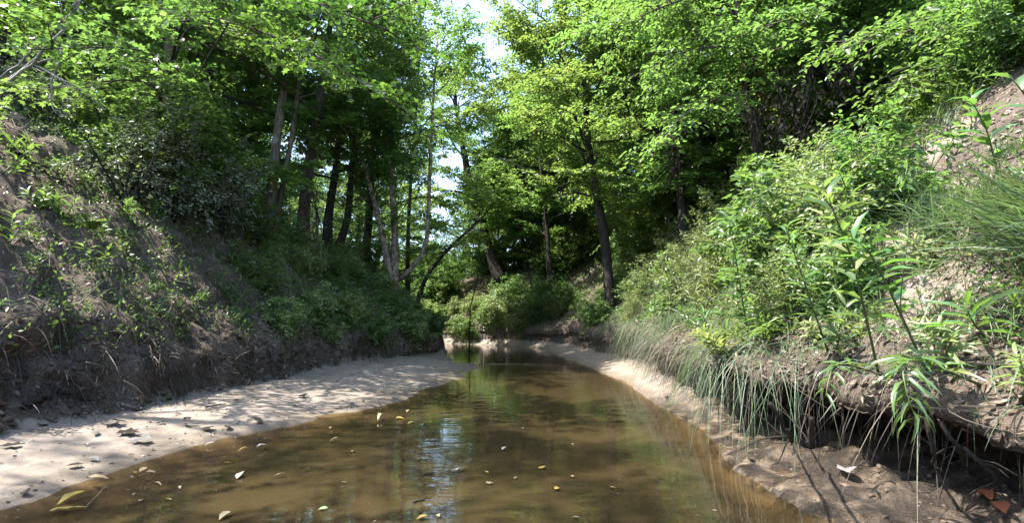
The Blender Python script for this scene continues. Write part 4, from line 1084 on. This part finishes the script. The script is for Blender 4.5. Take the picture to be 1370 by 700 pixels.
stick('fallen_branch', 'long leaning dead stem below the large grey shrub', 'branch', [gp_(168, 275, .03), at(150, 250, 7.6), at(128, 222, 7.9)], .022, 'darkstick', 2, 7)
stick('bare_branch', 'long pale bare branch hanging across the upper left corner', 'branch', [gpt(-6.9, 6.0), at(-25, 150, 6), at(0, 118, 6), at(45, 88, 5.9), at(75, 52, 5.8), at(105, 5, 5.7), at(118, -20, 5.6)], .028, 'palestick', 5, 8, None, 18)
stick('bare_branch', 'second pale bare branch running beside the long one', 'branch', [gpt(-7.3, 6.3), at(-20, 112, 6.3), at(20, 92, 6.2), at(62, 50, 6.1), at(95, 18, 6)], .016, 'palestick', 3, 9, None, 14)
stick('bare_branch', 'crooked pale twig dangling below the maple sprays', 'branch', [at(84, 60, 6), at(80, 85, 6), at(68, 105, 6), at(72, 122, 6), at(66, 138, 6), at(76, 152, 6)], .014, 'palestick', 3, 10, None, 16)
stick('bare_branch', 'pale curved twig arching on the left bank near the twin-stemmed tree', 'branch', [gp_(314, 315, .05), at(311, 295, 11), at(316, 276, 11.1), at(330, 268, 11.2)], .016, 'stick', 0, 11)
stick('sapling', 'thin black leafless sapling standing in the far pool', 'sapling', [on_water(628, 466) - [0, 0, .1], at(628, 430, 22), at(631, 395, 22), at(641, 370, 22), at(648, 340, 22)], .032, 'darkstick', 3, 12)
for i, (a, b, c, d, lab) in enumerate([(1240, 560, 1248, 640, 'black root hanging straight down to the right mud'), (1258, 565, 1300, 640, 'black root slanting right over the mud'), (1085, 560, 1080, 600, 'short dark root over the wet sand'),
                                   (1030, 540, 1060, 600, 'thin dark root hanging under the lip'), (1290, 600, 1345, 665, 'dark branching root at the lower right corner')]):
    stick('root', lab, 'root', [at(a, b, 2.75), at((a + c) / 2 + 6, (b + d) / 2, 2.75), gp_(c, d)], .012, 'darkstick', 3, 20 + i)
for i, (px, py, w, n_, lab) in enumerate([(205, 470, .5, 70, 'large dead root clump drooping onto the sand'), (265, 468, .4, 45, 'smaller dead root clump right of the large one'), (105, 500, .45, 35, 'dark root clump at the left bank foot'),
                                       (330, 462, .4, 40, 'dead root clump below the yellow-lit fern'), (420, 452, .4, 40, 'dead root clump near the far end of the cut bank'), (482, 466, .45, 40, 'dead root clump under the ferns')]):
    rg = np.random.default_rng(840 + i); b = hit(px, py); m = MB()
    for k in range(n_):
        d = nrm(np.array([.75, -.55, 0]) + rg.normal(0, .6, 3)); L = w * rg.uniform(.5, 1.3)
        u = np.linspace(0, 1, 7)[:, None]
        p = rg.normal(0, .12, 3) + d * u * L * .7 - np.array([0, 0, 1]) * u ** 2 * L * rg.uniform(.3, 1.0) + np.cumsum(rg.normal(0, .012, (7, 3)), 0)
        m.tube(p, rg.uniform(.003, .008) * np.linspace(1, .4, 7), 4, rg.random())
    o = m.build('root_clump', M['root']); o.location = b; tag(o, lab, 'roots', 'dead root clumps on the left bank')

# ------------------------------------------------------------------ leafy branches reaching in over the banks
def leafy_branch(lab, path, r, nsub, sublen, leaf, leafm, seed, kind='maple', nleaf=13, bark='bark', flat=1.0, droop=.18, ntw=5, wr=.85, name='leafy_branch', group='leafy branches overhanging the creek'):
    rg = np.random.default_rng(seed); path = np.array(path, float)
    tk = np.vstack(TRUNKS); tk = tk[np.argmin(np.linalg.norm(tk - path[0] + [0, 0, .6], axis=1))]
    path = np.vstack([tk, path]); b = path[0].copy(); n = 18
    T, C = MB(), MB(); p = smooth_path(path - b, n); T.tube(p, r * np.linspace(1, .3, n), 6)
    P, D, L = [], [], []
    for j in range(nsub):
        s = .3 + .7 * (j + rg.random()) / nsub; x = s * (n - 1) * .999; a = int(x); q0 = p[a] + (p[a + 1] - p[a]) * (x - a)
        d = nrm(p[a + 1] - p[a]); an = (1 if j % 2 else -1) * R(50 + rg.normal(0, 15)); c, sn = math.cos(an), math.sin(an)
        sd = np.array([d[0] * c - d[1] * sn, d[0] * sn + d[1] * c, d[2] * .5 + rg.normal(0, .15)])
        q = walk(rg, q0, sd, sublen * rg.uniform(.6, 1.2) * (1.15 - .5 * s), 5, -.01, .14); T.tube(q, r * .4 * np.linspace(1, .3, 6), 4)
        for w in range(ntw):
            a = min(4, int(w * 5 / ntw)); dd = nrm(q[a + 1] - q[a]); an = (1 if w % 2 else -1) * R(45 + rg.normal(0, 15)); c, sn = math.cos(an), math.sin(an)
            e = np.array([dd[0] * c - dd[1] * sn, dd[0] * sn + dd[1] * c, dd[2] * .4 + rg.normal(0, .1)])
            l = rg.uniform(.25, .5); P.append(q[a + 1]); D.append(e); L.append(l)
            T.tube([q[a + 1], q[a + 1] + nrm(e) * l * .9 - [0, 0, droop * l]], [.004, .002], 3)
    leafy(C, rg, np.array(P), np.array(D), np.array(L), nleaf, leaf, kind, flat, droop, wr)
    o = thing(name, lab, 'branch', b, 0, group)
    T.build('limb', M[bark], o, True); C.build('foliage', M[leafm], o)
leafy_branch('bright maple branch crossing the upper left corner', [at(218, 70, 7.2), at(170, 62, 6.4), at(110, 62, 5.8), at(40, 66, 5.4)], .03, 16, .9, .078, 'mid', 701)
leafy_branch('lower maple branch behind the crooked pale twig', [at(215, 110, 8), at(160, 105, 7.2), at(100, 112, 6.6), at(60, 120, 6.2)], .025, 12, .8, .075, 'mid', 702)
leafy_branch('dark maple branch hanging from the top between the left trees', [at(240, 20, 8.5), at(320, 30, 7.4), at(400, 60, 6.6), at(480, 105, 6.2), at(530, 140, 6)], .035, 20, 1.1, .085, 'deep', 703)
leafy_branch('upper dark maple branch along the top edge', [at(260, -40, 8), at(350, -20, 7), at(440, 10, 6.2), at(520, 40, 5.8)], .035, 20, 1.1, .085, 'deep', 704)
leafy_branch('maple branch drooping before the grey twin-stemmed tree', [at(250, 30, 9.5), at(310, 40, 8.6), at(360, 50, 8), at(420, 90, 7.6)], .03, 18, 1.1, .085, 'mid', 705)
leafy_branch('bright maple branch at the top left of the dark straight tree', [at(330, -10, 7), at(290, 20, 6.5), at(240, 28, 6.2), at(190, 5, 6)], .025, 9, .8, .08, 'mid', 706)
leafy_branch('sunlit branch reaching left over the right bank', [at(1010, 60, 10), at(960, 60, 9.2), at(905, 70, 8.6), at(860, 95, 8.2)], .03, 18, 1.1, .085, 'bright', 707, 'oval', 12, wr=.6)
leafy_branch('lower sunlit branch over the right bank bushes', [at(1030, 120, 9.5), at(975, 125, 8.8), at(915, 150, 8.4), at(880, 190, 8.1)], .03, 18, 1.1, .095, 'bright', 708, 'oval', 10, wr=.6)
leafy_branch('sunlit branch along the top edge right of centre', [at(1000, -30, 9.5), at(940, -10, 8.6), at(880, 10, 8.2), at(820, 40, 8)], .03, 18, 1.1, .085, 'mid', 709, 'oval', 12, wr=.6)
leafy_branch('dark leafy branch across the upper right', [at(1380, -20, 7), at(1300, 10, 6.6), at(1210, 40, 6.3), at(1120, 60, 6.2)], .03, 22, 1.1, .09, 'mid', 710, 'oval', 11, wr=.55)
leafy_branch('lower dark leafy branch at the upper right edge', [at(1400, 40, 6), at(1330, 65, 5.8), at(1260, 90, 5.7), at(1190, 105, 5.7)], .025, 18, .8, .085, 'mid', 711, 'oval', 11, wr=.5)
leafy_branch('leafy branch at the top edge above the vine-hung tree', [at(1180, -30, 8.5), at(1120, 0, 8), at(1060, 25, 7.8), at(1000, 40, 7.6)], .03, 20, 1.1, .095, 'mid', 712, 'oval', 11, wr=.55)

# vines with dead leaves hanging in the trees at the upper right
for i, (px, Y, y0, y1, lab) in enumerate([(1003, 10.2, 20, 215, 'long vine wound down the vine-hung tree'), (1045, 9.6, 60, 190, 'vine with dead leaves right of the vine-hung tree'), (1078, 9.2, 80, 250, 'dead-leaf vine curtain above the bright weed'),
                                      (1128, 9, 40, 120, 'brown vine clump at the upper right'), (902, 13.5, 170, 250, 'dead vine over the half hidden tree'), (875, 13.8, 20, 110, 'grey dead vine high above the bushes'), (412, 14.6, 200, 330, 'vine hanging on the vine-wrapped tree')]):
    rg = np.random.default_rng(800 + i); T, C = MB(), MB()
    a, b = at(px, y0, Y), at(px + rg.normal(0, 8), y1, Y)
    for k in range(6):
        q = smooth_path(np.stack([a + (b - a) * u + rg.normal(0, .13, 3) for u in np.linspace(0, 1, 7)]), 14) - a
        T.tube(q, rg.uniform(.007, .018), 4, rg.random())
    n = 260; u = rg.random(n); pos = (b - a)[None] * u[:, None] + rg.normal(0, .17, (n, 3))
    C.leaves(pos, rg.normal(0, .45, (n, 3)) + [0, 0, -1], rg.normal(0, 1, (n, 3)), rg.uniform(.07, .15, n), rg.uniform(.03, .07, n), rg.random(n), 'oval')
    o = thing('hanging_vine', lab, 'vine', a, 0, 'vines hanging in the trees')
    T.build('vine_stem', M['root'], o); C.build('dead_leaves', M['deadleaf'], o)
# single long blades at the right edge
for i, (lab, pts, w) in enumerate([('long broad pale blade crossing the soil at the right edge', [(1372, 372, 2.2), (1340, 388, 2.2), (1310, 412, 2.2), (1283, 440, 2.2)], .03),
                               ('long dry blade arching over the right undercut', [(985, 470, 3.4), (1010, 500, 3.3), (1060, 560, 3.2), (1072, 580, 3.2)], .010),
                               ('thin pale stalk leaning across the dark undercut', [(1010, 475, 3.2), (1060, 520, 3.1), (1093, 540, 3.0), (1130, 560, 3.0)], .008),
                               ('long pale runner trailing right of the hanging weed', [(1245, 540, 2.5), (1290, 565, 2.45), (1340, 580, 2.4), (1380, 580, 2.4)], .008),
                               ('upright grey stalk before the leaning weed', [(1200, 440, 2.8), (1206, 380, 2.8), (1215, 320, 2.8), (1222, 270, 2.8)], .010),
                               ('dry brown stalk hanging by the leafy hanging weed', [(1172, 540, 2.6), (1163, 560, 2.6), (1155, 573, 2.6)], .008)]):
    q0 = at(*pts[0]); y0 = max(2.3, q0[1] + .1)
    g0 = gpt(max(q0[0], float(lip(y0)) + .1), y0) - [0, 0, .02]
    m = MB(); p = smooth_path(np.vstack([g0, np.array([at(*q) for q in pts])]), 12); b = p[0].copy(); p = p - b
    d = nrm(np.gradient(p, axis=0)); sd = nrm(np.cross(d, [0.2, -1, .3])); ww = (w * .5 * np.clip(1.1 - (np.linspace(0, 1, 12)) ** 3 * 1.1, .05, 1) * np.clip(np.linspace(.3, 3, 12), 0, 1))[:, None]
    v = np.stack([p - sd * ww, p + [0, 0, -.12 * w], p + sd * ww], 1).reshape(-1, 3); k = np.arange(11) * 3
    tt = np.vstack([np.stack([k + o_, k + o_ + 1, k + o_ + 4], -1) for o_ in (0, 1)] + [np.stack([k + o_, k + o_ + 4, k + o_ + 3], -1) for o_ in (0, 1)])
    m.add(v, tt, .5)
    o = m.build('grass_stalk', M['glossy' if i == 0 else 'thatch']); o.location = b; tag(o, lab, 'blade', None)
